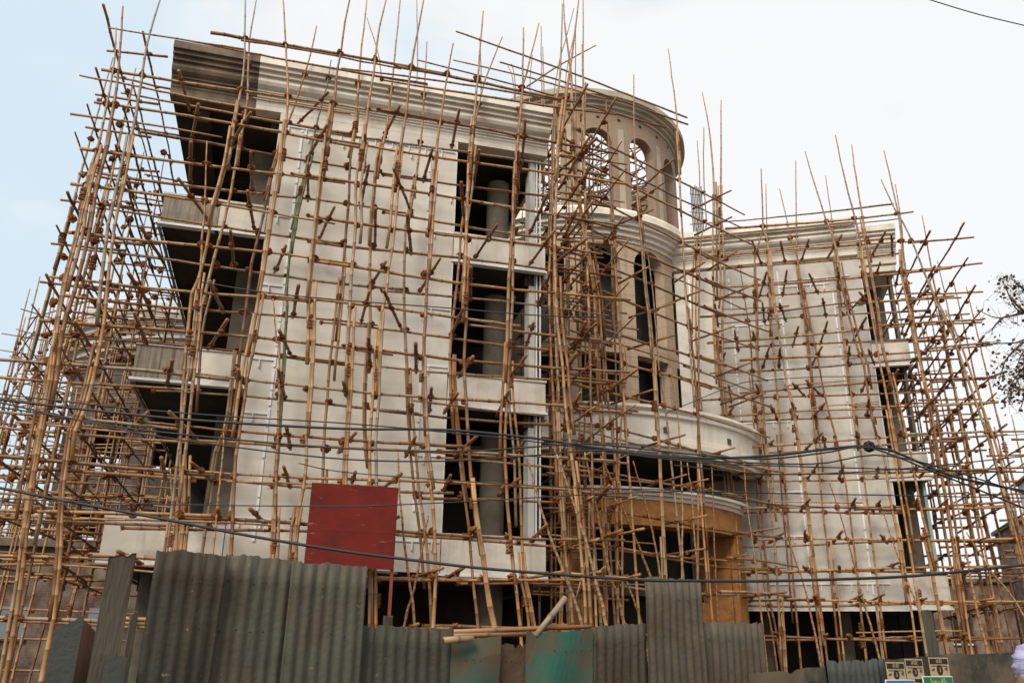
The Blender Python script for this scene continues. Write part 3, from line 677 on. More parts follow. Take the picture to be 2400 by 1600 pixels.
for i, z in enumerate(LZ):
    if i: putlogs(SL, FL, LO_[i].z_at, (.4, 9.6), 8 if i > 1 else 6)
SL.finish()

# ---- scaffold round the open left end
SE = Scaffold('bamboo_scaffold', FL.w(-1, -3, 0), 'bamboo scaffold up the open left end of the building, running away from the street')
FE = Frame(*(FL.w(0, 0, 0).to_2d()), math.degrees(FL.ang) + 90)     # s runs away from the street, d = +s of the wing
def endscaf(sc, fr0, s_rows, d_near, d_far, step, lifts, ztop, side, r=.036, pl=.5):
    fe = Frame(fr0.O.x, fr0.O.y, math.degrees(fr0.ang) + 90)         # its s = -d of the wing, its d = s of the wing
    for row, srow in enumerate(s_rows):
        led = []
        for z in lifts:
            zz = z + rnd.uniform(-.12, .12) + (.06 if row else 0)
            l = Ledger(zz, -d_near - rnd.uniform(.2, .8), -d_far + rnd.uniform(-.8, .8), slope=rnd.uniform(-.02, .02)); led.append(l)
            l.make(sc, fe, srow, r * .95)
        x = -d_near + (step * .5 if row else .1)
        while x < -d_far:
            lean = rnd.uniform(-.25, .25); top = ztop + rnd.uniform(-1.6, 1.2); sj = srow + side * .09
            sp = -side * .35 * (1 if row else 0)
            raw = [fe.w(x + lean * (1 - z / top) + rnd.uniform(-.05, .05), sj + sp * 0 + side * .04 * (top - z) * (.9 if row == len(s_rows) - 1 else 0), z) for z in (top, top * .75, top * .5, top * .25, .02)]
            upright(sc, fe, None, sj, raw=raw, r=r, lifts=led)
            x += step * rnd.uniform(.8, 1.2)
    for z in lifts:
        x = -d_near + rnd.uniform(0, .8)
        while x < -d_far:
            a, b_ = s_rows[0] - side * .35, s_rows[-1] + side * rnd.uniform(.1, pl)
            zz = z + rnd.uniform(0, .12); j = rnd.uniform(-.15, .15)
            sc.pole('bamboo_putlog', [fe.w(x, a, zz), fe.w(x + j, b_, zz + rnd.uniform(-.05, .05))], r * 1.0, r * .85, tone=rnd.uniform(0, .5), wob=.006)
            sc.knot(fe.w(x, s_rows[0], zz), .6); sc.knot(fe.w(x + j * .9, s_rows[-1], zz), .65)
            x += rnd.uniform(1.2, 2.4)
endscaf(SE, FL, (-.30, -1.0), .9, -8.5, 1.9, LZ[:13], 13.6, -1, r=.032, pl=.25)
SE.finish()

# ---- scaffold between left wing and round tower
SC = Scaffold('bamboo_scaffold', FL.w(9.5, 0, 0), 'dense bamboo scaffold between the left wing and the round tower, its poles rising highest')
endscaf(SC, FL, (9.05, 9.85), 1.3, -4.2, 1.25, LZ[:13], 14.6, 1, r=.033)
for z in LZ[1:13]:
    for d in (-.7, -1.9, -3.2):
        if rnd.random() < .8: Ledger(z + rnd.uniform(-.3, .3), rnd.uniform(8.75, 8.9), rnd.uniform(10.4, 11.6)).make(SC, FL, d, .03)
for k in range(5):
    s_ = 8.95 + .34 * k; d = rnd.choice((-.3, -1.4, -2.4)); top = rnd.uniform(12.5, 15)
    upright(SC, FL, None, d, raw=[FL.w(s_ + rnd.uniform(-.1, .1), d, z) for z in (top, top * .66, top * .33, .02)], r=.03, kn=False)
CU = [[(1484, 176), (1485, 327), (1492, 430), (1503, 537), (1513, 668), (1525, 771), (1534, 950)], [(1509, 530), (1527, 647), (1537, 747), (1547, 874), (1561, 954)],
 [(1565, 115), (1582, 248), (1592, 379), (1600, 540), (1608, 680), (1618, 800), (1628, 930)], [(1365, 0), (1365, 193), (1363, 310), (1361, 399), (1372, 485), (1382, 530), (1392, 613), (1406, 702), (1416, 840), (1423, 940), (1440, 1080), (1449, 1230), (1452, 1460)],
 [(1318, -20), (1322, 58), (1337, 172), (1340, 300), (1345, 420), (1360, 520), (1375, 599), (1389, 702), (1392, 806), (1399, 943), (1410, 1070), (1415, 1200), (1420, 1340)],
 [(1461, 806), (1468, 874), (1460, 943), (1451, 1053), (1445, 1200), (1447, 1353), (1447, 1460)], [(1571, 864), (1589, 978), (1596, 1067), (1600, 1200), (1600, 1360)],
 [(1610, 1084), (1621, 1163), (1628, 1267), (1636, 1353)], [(1743, 1077), (1752, 1187), (1765, 1280), (1786, 1453)], [(1667, 1095), (1671, 1200), (1675, 1330)],
 [(1482, 1080), (1516, 1198), (1544, 1346)], [(1650, 300), (1650, 420), (1655, 530), (1640, 640)]]
DL = []
DZ = [13.45, 12.6, 11.65, 10.83, 10.02, 9.35, 8.5, 7.8, 7.0, 6.15, 5.25, 4.43, 3.7, 2.95]
for i, z in enumerate(DZ):
    l = Ledger(z, -1.3 + rnd.uniform(-.3, .3), 5.6 + rnd.uniform(.0, .8)); DL.append(l); l.make(SC, FD, 0, .039)
    if i % 3 == 0: l2 = Ledger(z - .03, -.9, 5.5 + rnd.uniform(.0, .8)); l2.make(SC, FD, -.5, .030)
for px in CU: upright(SC, FD, px, .08, lifts=DL, r=.036, splits=len(px) > 5, ksize=.85)
for i, z in enumerate(DZ): 
    for k in range(2):
        s_ = rnd.uniform(-.5, 5.4); j = rnd.uniform(-.3, .3)
        SC.pole('bamboo_putlog', [FD.w(s_, -.75, z + .05), FD.w(s_ + j, .5, z + .12)], .034, tone=rnd.uniform(0, .3)); SC.knot(FD.w(s_ + j * .6, .02, z + .07), .75)
# raking props at the foot
for px, fr, d in (([(1232, 1060), (1282, 1232), (1327, 1353), (1368, 1480)], FL, 1.7), ([(1304, 1060), (1337, 1156), (1378, 1284), (1399, 1370), (1421, 1470)], FL, 1.9),
                  ([(1370, 1060), (1399, 1198), (1427, 1336), (1463, 1465)], FD, .7), ([(1409, 1067), (1451, 1163), (1526, 1349), (1560, 1440)], FD, .5), ([(1447, 1315), (1502, 1460)], FD, .5),
                  ([(1350, 1400), (1378, 1290), (1385, 1200)], FD, .4)):
    upright(SC, fr, px, d, r=.045, splits=False, kn=False)
# long canes lying over the roof towards the tower
for a_, b_, fr, d in (((1069, 74), (1610, 276), FD, .0), ((1172, 146), (1612, 292), FD, -.3), ((979, 141), (1560, 300), FL, -1.5), ((1062, 141), (1420, 232), FL, -2), ((1396, 107), (1235, 203), FL, -2.), ((800, 160), (1310, 235), FL, 1.0)):
    p = fr.pts([a_, ((a_[0] + b_[0]) / 2, (a_[1] + b_[1]) / 2 - 4), b_], d); SC.pole('bamboo_ledger', p, .022, .032)
for px in ([(1242, 200), (1248, 130)], [(1270, 222), (1268, 62)], [(1275, 225), (1272, 110)], [(1205, 208), (1190, 155)], [(1208, 208), (1199, 150)], [(1337, 190), (1323, 60)], [(1325, 200), (1350, 60)], [(1300, 210), (1345, 20)], [(1349, 215), (1349, 62)], [(893, 170), (860, 42)], [(978, 180), (977, 0)], [(1128, 190), (1124, 88)]):
    p = FL.pts([px[0], px[1]], -2.0); q = p[0].copy(); q.z = 13.3; SC.pole('bamboo_upright', [q, p[0], p[1]], .026, .014)
SC.finish()

# ---- interior scaffold of the brick drum
SI = Scaffold('bamboo_scaffold', (DC[0], DC[1], 14.1), 'tangle of thin bamboo props inside the brick drum, seen against the sky through its arches', far=True)
for k in range(34):
    a = rnd.uniform(0, 6.28); r = 3.0 * math.sqrt(rnd.random()); x, y = DC[0] + r * math.cos(a), DC[1] + r * math.sin(a)
    SI.pole('bamboo_upright', [(x, y, 14.12), (x + rnd.uniform(-.2, .2), y + rnd.uniform(-.2, .2), 18.6 + rnd.uniform(-1, 1.2))], .032, .022)
for z in (14.9, 15.6, 16.3, 17.0, 17.7, 18.4):
    for k in range(17):
        a = rnd.uniform(0, 3.14); c = rnd.uniform(-2.6, 2.6); h = math.sqrt(3.2 ** 2 - c * c); dx, dy = math.cos(a), math.sin(a)
        z1 = z + rnd.uniform(-.3, .3); z2 = z1 + rnd.choice((0, 0, rnd.uniform(-.9, .9)))
        SI.pole('bamboo_ledger', [(DC[0] - dy * c - dx * h, DC[1] + dx * c - dy * h, z1), (DC[0] - dy * c + dx * h, DC[1] + dx * c + dy * h, z2)], .028, .02)
        SI.knot((DC[0] - dy * c, DC[1] + dx * c, (z1 + z2) / 2), 1.0, 2)
SI.finish()

# ---- scaffold across the right wing
SR = Scaffold('bamboo_scaffold', FR.w(2, 1, 0), 'lashed bamboo scaffold across the front of the right wing')
RZ = [13.5, 12.62, 11.65, 10.83, 10.02, 9.35, 8.48, 7.8, 6.98, 6.15, 5.25, 4.43, 3.7, 2.93, 2.1]
edge = FR.pts([(2132, 551), (2237, 788), (2333, 1067), (2400, 1300), (2440, 1450)], 1.38)
RO, RI = [], []
for i, z in enumerate(RZ):
    se = s_at(FR, edge, z) or 5.6
    lo = Ledger(z, rnd.uniform(-1.2, .2), (se + rnd.uniform(.25, .9)) if i else 5.3); li = Ledger(z, rnd.uniform(-1.2, 0), se + rnd.uniform(-.5, .5) if i else 5.0)
    RO.append(lo); RI.append(li); lo.make(SR, FR, 1.3, .041); li.make(SR, FR, .5 if i else .95, .038)
    if i == 0: Ledger(13.98, -.9, 4.9, amp=.04).make(SR, FR, .95, .03)
    if rnd.random() < .6:
        x = rnd.uniform(-1, 3); Ledger(z + .12, x, x + rnd.uniform(1.5, 2.6)).make(SR, FR, 1.36, .026)
RUO = [[(1784, 396), (1787, 537), (1770, 592), (1769, 657), (1769, 719), (1770, 781), (1770, 840), (1777, 902), (1783, 954), (1786, 1012), (1793, 1067), (1803, 1110), (1807, 1184), (1819, 1267), (1827, 1397), (1836, 1563)],
 [(1690, 234), (1690, 396), (1688, 496), (1691, 544), (1695, 664), (1691, 723), (1690, 785), (1690, 847), (1696, 909), (1700, 974)],
 [(1784, 396), (1789, 537), (1798, 560), (1805, 657), (1810, 713), (1820, 771), (1831, 837), (1841, 905), (1853, 947), (1865, 1029), (1869, 1067), (1879, 1120), (1892, 1230), (1905, 1340), (1920, 1450)],
 [(1887, 355), (1915, 450), (1935, 510), (1950, 550), (1960, 585), (1972, 651), (1986, 713), (2001, 771), (2013, 819), (2027, 857), (2041, 943), (2058, 1022), (2075, 1067), (2088, 1160), (2108, 1260), (2120, 1350)],
 [(1958, 318), (1975, 400), (1995, 480), (2013, 550), (2022, 640), (2042, 750), (2060, 860), (2080, 960)],
 [(1996, 338), (2010, 440), (2027, 537), (2037, 582), (2048, 651), (2062, 723), (2074, 816), (2089, 874), (2106, 954), (2130, 1060), (2151, 1174), (2168, 1249), (2189, 1336), (2199, 1394), (2227, 1532)],
 [(2072, 352), (2090, 430), (2110, 530), (2117, 640), (2140, 740), (2160, 840), (2185, 960), (2205, 1080), (2230, 1220), (2250, 1370), (2270, 1500)],
 [(2065, 420), (2098, 490), (2132, 551), (2180, 670), (2237, 788), (2285, 925), (2333, 1067), (2400, 1300), (2450, 1480)],
 [(1646, 217), (1662, 303), (1671, 396), (1674, 496), (1674, 600), (1677, 740), (1684, 874), (1691, 971)],
 [(1820, 1184), (1841, 1225), (1858, 1294), (1889, 1387), (1924, 1559)], [(2065, 1181), (2092, 1267), (2117, 1336), (2151, 1422), (2180, 1500)], [(1941, 1122), (1972, 1215), (1996, 1301), (2020, 1397), (2061, 1542)]]
RUI = [[(1634, 330), (1640, 430), (1634, 564), (1629, 668), (1628, 785), (1633, 857), (1636, 909), (1643, 967)],
 [(1827, 443), (1845, 520), (1853, 560), (1865, 592), (1877, 654), (1889, 719), (1900, 775), (1912, 837), (1924, 902), (1939, 964), (1958, 1033), (1965, 1067), (1979, 1139), (1994, 1249), (2003, 1318), (2015, 1440)],
 [(1865, 376), (1866, 500), (1868, 600), (1878, 700), (1888, 800)], [(1935, 412), (1950, 520), (1958, 600)], [(1734, 620), (1743, 688), (1752, 744), (1760, 806), (1762, 867), (1767, 933), (1775, 1020), (1779, 1094), (1783, 1208), (1790, 1300), (1803, 1418), (1817, 1487)],
 [(1694, 560), (1674, 688), (1677, 812), (1684, 874), (1691, 971)], [(1795, 432), (1797, 560), (1803, 700), (1812, 850)], [(2098, 433), (2112, 520), (2120, 620), (2135, 720), (2150, 820)]]
for px in RUO: upright(SR, FR, px, 1.38, lifts=RO, r=.040)
for px in RUI: upright(SR, FR, px, .58, lifts=RI, r=.036)
for i, z in enumerate(RZ):
    if i: putlogs(SR, FR, RO[i].z_at, (-.5, 5.3), 7, r=.036)
SR.finish()

# ---- scaffold off the right end
SX = Scaffold('bamboo_scaffold', FR.w(6, -2, 0), 'splayed bamboo scaffold off the right end of the building, against the sky')
endscaf(SX, FR, (5.45, 6.35), 1.3, -4.5, 1.15, RZ[1:14], 12.8, 1)
endscaf(SX, FR, (7.2, 8.1), 1.3, -3.5, 1.6, RZ[8:14], 6.8, 1)
for px in ([(2265, 1246), (2323, 1336), (2399, 1442)], [(2216, 1060), (2247, 1198), (2285, 1404), (2316, 1532)], [(2330, 1000), (2365, 1130), (2400, 1300)]):
    upright(SX, FR, px, 1.9, r=.042, splits=False, kn=False)
SX.finish()

# ------------------------------------------------------------------ building behind on the left, with its own scaffold
BB = empty('corner_building', (-12, 33, 0), label='pale building with a round ribbed cornice far behind the scaffold at left', cat='building')
bc = (-13.2, 35.5)
b = MB(); b.rev(bc, [(5.3, 12.1), (5.8, 12.1), (5.8, 12.3), (6.0, 12.35), (6.0, 12.6), (6.2, 12.65), (6.2, 12.9), (6.4, 12.95), (6.4, 13.2), (6.6, 13.25), (6.6, 13.9), (5.3, 14.0)], -110, 80, 48); b.build('cornice', 'white', BB)
ring_wall('wall', 'darkwall', bc, 5.6, 5.3, 0, 12.1, [(.9, 1.0, 3.0, 0), (.9, 4.2, 6.3, 0), (.9, 7.6, 9.9, 0)], n_bay=12, a_first=10, ns=2, parent=BB)
b = MB()
for z in (3.4, 6.9, 10.3, 13.6): b.rev(bc, [(.05, z), (5.29, z), (5.29, z + .2), (.05, z + .2)], 0, 360, 24)
b.build('floor_slab', 'soffit', BB)
fb = Frame(-12.5, 30.6, 12)
b = MB(); b.box(fb, 2.0, 9.5, -8, -1, 0, 13.4); b.build('wing', 'white', BB)
b = MB(); b.box(fb, 1.5, 6, -5, -2.0, 13.4, 16.6); b.build('roof_room', 'white', BB)
SB = Scaffold('bamboo_scaffold', (-13, 29, 0), 'distant bamboo scaffold wrapped round the pale building behind at lower left', far=True)
for row, rr_ in enumerate((6.9, 7.9)):
    for k in range(26):
        a = math.radians(-85 + 150 * k / 25 + rnd.uniform(-1, 1)); top = 14.2 + rnd.uniform(-1.5, 1.8); q = Vector((bc[0] + rr_ * math.sin(a), bc[1] - rr_ * math.cos(a), 0))
        SB.pole('bamboo_upright', [q + Vector((0, 0, top)), q + Vector((rnd.uniform(-.2, .2), rnd.uniform(-.2, .2), top * .5)), q + Vector((0, 0, .02))], .03, .045)
        for z in [1 + .9 * j for j in range(14)]: 
            if rnd.random() < .5: SB.knot(q + Vector((0, 0, z)), 1.1, 2)
    for z in [1 + .9 * j for j in range(15)]:
        for k in range(7):
            a0 = math.radians(-88 + 22 * k); a1 = math.radians(-88 + 22 * (k + 1) + 6); zz = z + rnd.uniform(-.15, .15)
            SB.pole('bamboo_ledger', [(bc[0] + rr_ * math.sin(a), bc[1] - rr_ * math.cos(a), zz) for a in (a0, a1)], .038, .03)
            if row: SB.pole('bamboo_putlog', [(bc[0] + r2 * math.sin(a0 + .1), bc[1] - r2 * math.cos(a0 + .1), zz) for r2 in (6.3, 8.5)], .035)
# straight run joining it to the near building
fj = Frame(-17.5, 21.5, 20)
for row, d in enumerate((0, -1.1, -3.2)):
    for k in range(11):
        s_ = .9 * k + rnd.uniform(-.15, .15); top = (6.5 if row < 2 else 9) + rnd.uniform(-1, 2.0)
        SB.pole('bamboo_upright', [fj.w(s_, d, top), fj.w(s_ + rnd.uniform(-.15, .15), d, top * .5), fj.w(s_ - .1, d, .02)], .026, .042)
    for z in [1 + .75 * j for j in range(8)]:
        zz = z + rnd.uniform(-.12, .12); SB.pole('bamboo_ledger', [fj.w(-.6, d, zz), fj.w(5, d, zz + .04), fj.w(10 + rnd.uniform(-.5, .5), d, zz + rnd.uniform(-.1, .1))], .038, .03)
        for k in range(5): SB.knot(fj.w(rnd.uniform(0, 9), d, zz), 1.0, 2)
SB.finish()
# brick house low at the left
HB = empty('brick_house', (-14, 24.5, 0), label='low reddish brick house with pale blue shutters behind the scaffold at lower left', cat='house')
fh = Frame(-17.5, 23.5, 8)
b = MB(); b.box(fh, 0, 9, -5, 0, 0, 4.3); b.build('wall', 'farbrick', HB)
b = MB(); b.box(fh, -.2, 9.2, -5.2, .25, 4.3, 4.5); b.build('roof', 'concrete', HB)
for s_, z0, z1 in ((3.6, 1.9, 2.7), (5.9, 1.9, 2.7), (7.6, .8, 1.9)):
    w_ = MB(); w_.box(fh, s_, s_ + .7, 0, .05, z0, z1); wo_ = w_.build('window', 'bluewin', HB)
    w_ = MB(); w_.box(fh, s_ - .08, s_ + .78, .0, .09, z0 - .1, z0 - .001); w_.box(fh, s_ + .33, s_ + .37, .05, .07, z0, z1); w_.build('sill', 'concrete', wo_)

# ------------------------------------------------------------------ houses at the right
def house(name, fr, s0, s1, dep, h, m, label, wins, roof='concrete', par=.0):
    H = empty(name, fr.w((s0 + s1) / 2, 0, 0), label=label, cat='house')
    b = MB(); b.box(fr, s0, s1, -dep, 0, 0, h); b.build('wall', m, H)
    b = MB(); b.box(fr, s0 - .15, s1 + .15, -dep - .1, .2, h, h + .18); 
    if par: b.box(fr, s0, s1, -.2, 0, h + .18, h + .18 + par)
    b.build('roof', roof, H)
    for s_, z0, w_, hh in wins:
        q = MB(); q.box(fr, s_, s_ + w_, -.02, .03, z0, z0 + hh); wo_ = q.build('window', 'black', H)
        q = MB(); q.box(fr, s_ - .06, s_ + w_ + .06, .0, .1, z0 - .08, z0 - .001); q.build('sill', 'white', wo_)
    return H
fh1 = Frame(20, 42, -6)
house('brick_house', fh1, -3, 4.2, 6, 5.2, 'farbrick', 'low red brick house seen through the scaffold at lower right', [(-2, 2.4, .9, 1.2), (1.2, 2.4, .9, 1.2)])
fh2 = Frame(24.2, 38, -18)
house('grey_house', fh2, 1.2, 8, 8, 10.6, 'white', 'tall weather-streaked grey house at the right edge behind the scaffold', [(2.6, 6.4, .9, 1.3), (4.6, 6.4, .9, 1.3), (2.6, 3.2, .9, 1.3)], par=.8)
house('brick_annexe', fh2, -1.0, 1.15, 5, 7.6, 'farbrick', 'narrow brick annexe attached left of the tall grey house', [(-.5, 5.4, .5, .8)])

# ------------------------------------------------------------------ hoarding
def sheet(name, tl, tr, m, d=0.0, corr=True, label='', cat='metal sheet', rag=.008, bottom=0.02, group='sheets of the street hoarding', pitch=.076, amp=.0075, lean=0.0, thick=.003, tilt=0):
    s0, z0 = FF.on(*tl, d); s1, z1 = FF.on(*tr, d); w_ = s1 - s0
    n = max(4, int(w_ / (pitch / 6))) if corr else 12; b = MB(); rows = 14; r_ = random.Random(int(tl[0] * 7 + tl[1])); dents = [(r_.uniform(s0, s1), r_.uniform(.8, max(z0, z1)), r_.uniform(.08, .3), r_.gauss(0, .012)) for _ in range(9)]
    rg = 0; top = []
    for i in range(n + 1):
        rg = rg * .7 + r_.gauss(0, rag * .5); top.append(rg if r_.random() > .05 else rg - rag * 3)
    G = []
    for side in (0, 1):
        for j in range(rows + 1):
            row = []
            for i in range(n + 1):
                x = s0 + w_ * i / n; zt = z0 + (z1 - z0) * i / n + top[i]; f = j / rows; z = bottom + (zt - bottom) * f
                dd = d + (amp * math.sin(2 * math.pi * x / pitch) if corr else .012 * math.sin(x * 5 + z * 3) + .01 * math.sin(x * 11 - z * 7)) + lean * (f - .6)
                for (cx, cz, cr, ca) in dents: dd += ca * math.exp(-((x - cx) ** 2 + (z - cz) ** 2) / cr ** 2)
                row.append(b.vert(FF.w(x + tilt * (f - 1) * 1.0, dd - side * thick, z)))
            G.append(row)
    R = rows + 1
    for j in range(rows):
        for i in range(n):
            b.face((G[j][i], G[j][i + 1], G[j + 1][i + 1], G[j + 1][i]), [(x_, y_) for x_, y_ in ((i, j), (i + 1, j), (i + 1, j + 1), (i, j + 1))])
            b.face((G[R + j][i], G[R + j + 1][i], G[R + j + 1][i + 1], G[R + j][i + 1]))
    for i in range(n): b.face((G[rows][i], G[rows][i + 1], G[R + rows][i + 1], G[R + rows][i]))
    for j in range(rows):
        b.face((G[j][0], G[j + 1][0], G[R + j + 1][0], G[R + j][0])); b.face((G[j][n], G[R + j][n], G[R + j + 1][n], G[j + 1][n]))
    for zr in (.55, .80, .93):                                       # nail holes along the rails
        for k in range(6):
            if r_.random() < .3: continue
            x = s0 + w_ * (k + .5 + r_.uniform(-.2, .2)) / 6; z = zr * min(z0, z1) + r_.uniform(-.01, .01); q = FF.w(x, d + amp * 1.3 + .012, z)
            b.poly([q + FF.a * .006 * math.cos(t) + Vector((0, 0, .006 * math.sin(t))) for t in (0, 1.05, 2.1, 3.14, 4.2, 5.24)], m=1)
    o = b.build(name, [m, 'black'], smooth=corr, label=label, cat=cat, group=group)
    return o
sheet('corrugated_sheet', (366, 1291), (530, 1300), 'tin', .03, label='brown-grey corrugated sheet, leftmost of the tall ones in the hoarding', lean=.05)
sheet('corrugated_sheet', (526, 1297), (702, 1315), 'tin', .0, label='dented corrugated sheet, second of the three tall ones from the left')
sheet('corrugated_sheet', (686, 1313), (861, 1328), 'tin', .03, label='tall corrugated sheet directly below the red board')
sheet('corrugated_sheet', (848, 1463), (1064, 1477), 'tin', .0, label='lower paint-flecked corrugated sheet left of the green painted sheet')
sheet('flat_sheet', (1062, 1502), (1170, 1490), 'green', .03, corr=False, label='small green and mud-brown flat sheet beside the brown sacking', rag=.006)
sheet('sacking', (1165, 1508), (1236, 1506), 'cloth', .0, corr=False, label='brown sacking hung between the two green sheets', cat='cloth', rag=.01)
sheet('flat_sheet', (1232, 1479), (1392, 1470), 'green', .04, corr=False, label='wide green sheet smeared with brown mud', rag=.012)
sheet('corrugated_sheet', (1386, 1470), (1513, 1457), 'tin2', .0, label='low corrugated sheet between the wide green sheet and the tallest one')
sheet('corrugated_sheet', (1508, 1354), (1641, 1357), 'tin2', .03, label='tallest standing corrugated sheet in front of the orange porch')
sheet('corrugated_sheet', (1640, 1457), (1787, 1458), 'tin2', .0, label='pale brown corrugated sheet right of the tallest one')
sheet('flat_sheet', (1757, 1578), (1934, 1561), 'flat', .02, corr=False, label='low mud-smeared flat sheet left of the blue-grey ribbed one', rag=.008)
sheet('corrugated_sheet', (1934, 1549), (2068, 1542), 'tin3', .0, label='blue-grey ribbed sheet left of the pasted posters', pitch=.085)
sheet('poster_board', (2066, 1546), (2250, 1530), 'flat', .03, corr=False, label='rusty flat sheet carrying three pasted posters', rag=.006)
sheet('flat_sheet', (2247, 1535), (2440, 1526), 'flat', .0, corr=False, label='tan and grey stained sheet at the right end of the hoarding', rag=.006)
def plank(name, tl, tr, m, d, label, cat='plank', th=.03, bottom=.0, tilt=0, rag=.01):
    s0, z0 = FF.on(*tl, d); s1, z1 = FF.on(*tr, d); b = MB(); n = 6; r_ = random.Random(int(tl[0])); zz = [z0 + (z1 - z0) * i / n + r_.uniform(-rag, rag) for i in range(n + 1)]
    for i in range(n):
        xa, xb = s0 + (s1 - s0) * i / n, s0 + (s1 - s0) * (i + 1) / n; H = 8
        for side, dd in ((0, d), (1, d - th)):
            for j in range(H):
                q = []
                for x, zt, f in ((xa, zz[i], j / H), (xb, zz[i + 1], j / H), (xb, zz[i + 1], (j + 1) / H), (xa, zz[i], (j + 1) / H)):
                    z = bottom + (zt - bottom) * f; q.append(FF.w(x + tilt * (z - z0), dd + .006 * math.sin(z * 5), z))
                b.poly(q if not side else q[::-1])
        b.poly([FF.w(xa + tilt * (zz[i] - z0), d, zz[i]), FF.w(xb + tilt * (zz[i + 1] - z0), d, zz[i + 1]), FF.w(xb + tilt * (zz[i + 1] - z0), d - th, zz[i + 1]), FF.w(xa + tilt * (zz[i] - z0), d - th, zz[i])])
    for x, k in ((s0, 0), (s1, 1)):
        zt = zz[0] if not k else zz[-1]; q = [FF.w(x - tilt * z0, d, bottom), FF.w(x + tilt * (zt - z0), d, zt), FF.w(x + tilt * (zt - z0), d - th, zt), FF.w(x - tilt * z0, d - th, bottom)]
        b.poly(q if k else q[::-1])
    return b.build(name, m, label=label, cat=cat)
plank('wooden_plank', (257, 1300), (320, 1299), 'wood', .1, 'wide weathered grey plank standing left of the tall corrugated sheets', rag=.012)
plank('wooden_post', (309, 1434), (325, 1434), 'wood', -.35, 'stubby timber post between the grey plank and the first tall sheet', 'post', th=.06)
plank('metal_plate', (248, 1537), (298, 1539), 'tin3', .14, 'low grey metal plate leaning at the foot of the wide plank', 'metal sheet')
plank('dark_board', (193, 1452), (226, 1480), 'darkwood', -.05, 'dark brown board right of the slanting grey sheet', 'board')
plank('metal_plate', (127, 1476), (199, 1440), 'tin3', .12, 'slanting-topped dark grey metal sheet at the lower left corner', 'metal sheet', rag=.002)
plank('wooden_post', (2171, 1429), (2184, 1430), 'wood', -.2, 'grey timber post rising behind the posters', 'post', th=.06, bottom=0)
plank('wooden_post', (905, 1443), (921, 1445), 'wood', -.2, 'short pale timber stub above the paint-flecked sheet', 'post', th=.05)
# loose canes behind the hoarding
def loose(name, a_, b_, d, r, label, tone=.9):
    P = FF.pts([a_, b_], d); bb, _ = cane(P, r, r * .95, sides=10, tone=tone, wob=.003); bb.build(name, 'bamboo', smooth=True, attr=True, label=label, cat='bamboo pole')
loose('bamboo_pole', (1255, 1490), (1325, 1400), -.25, .028, 'thick grey broken cane leaning up above the wide green sheet', .95)
loose('bamboo_pole', (1035, 1481), (1385, 1468), -.3, .022, 'upper of the three level canes behind the green sheets', .25)
loose('bamboo_pole', (1040, 1490), (1240, 1486), -.2, .02, 'thin middle cane behind the small green sheet', .15)
loose('bamboo_pole', (1040, 1500), (1108, 1496), .08, .027, 'short greyish-pink cane end lying on top of the small green sheet', .9)
# red board
RS = empty('red_board', FL.w(3.6, 2.0, 0), label='faded dark red metal board standing in front of the left scaffold', cat='sign board')
c_ = FL.pts([(733, 1129), (934, 1131), (934, 1332), (728, 1330)], 1.95)
s0, z1 = FL.on(731, 1130, 1.95); s1, _ = FL.on(934, 1130, 1.95); _, z0 = FL.on(830, 1331, 1.95)
zm = z0 + (z1 - z0) * .42
b = MB(); b.box(FL, s0, s1, 1.93, 1.95, zm + .004, z1); b.box(FL, s0, s1, 1.932, 1.953, z0, zm); b.build('face', 'red', RS)
for x in (s0 + .05, s1 - .04):
    b = MB(); b.box(FL, x, x + .05, 1.87, 1.925, 0, z1 - .02); b.build('post', 'redpole', RS)
# posters and signs
def text_mesh(txt, size, fr, s, d, z, m, name, parent, rot=0, ext=.0008, sx_=1.0):
    cu = bpy.data.curves.new(name, 'FONT'); cu.body = txt; cu.size = size; cu.extrude = ext; cu.align_x = 'CENTER'; cu.align_y = 'CENTER'
    o = bpy.data.objects.new(name, cu); COL.objects.link(o)
    Mx = Matrix((fr.a, Vector((0, 0, 1)), fr.n)).transposed().to_4x4(); Mx.translation = fr.w(s, d, z)
    Mx = Mx @ Matrix.Rotation(rot, 4, 'Z') @ Matrix.Diagonal((sx_, 1, 1, 1))
    bpy.context.view_layer.update(); dg = bpy.context.evaluated_depsgraph_get(); me = bpy.data.meshes.new_from_object(o.evaluated_get(dg)); bpy.data.objects.remove(o)
    me.transform(Mx); me.materials.clear(); me.materials.append(MT[m]); q = bpy.data.objects.new(name, me); COL.objects.link(q); q.parent = parent; q.matrix_parent_inverse = parent.matrix_world.inverted(); return q
def rect(fr, s0, s1, z0, z1, d, th, m, name, parent):
    b = MB(); b.box(fr, s0, s1, d, d + th, z0, z1); return b.build(name, m, parent)
dP = .075
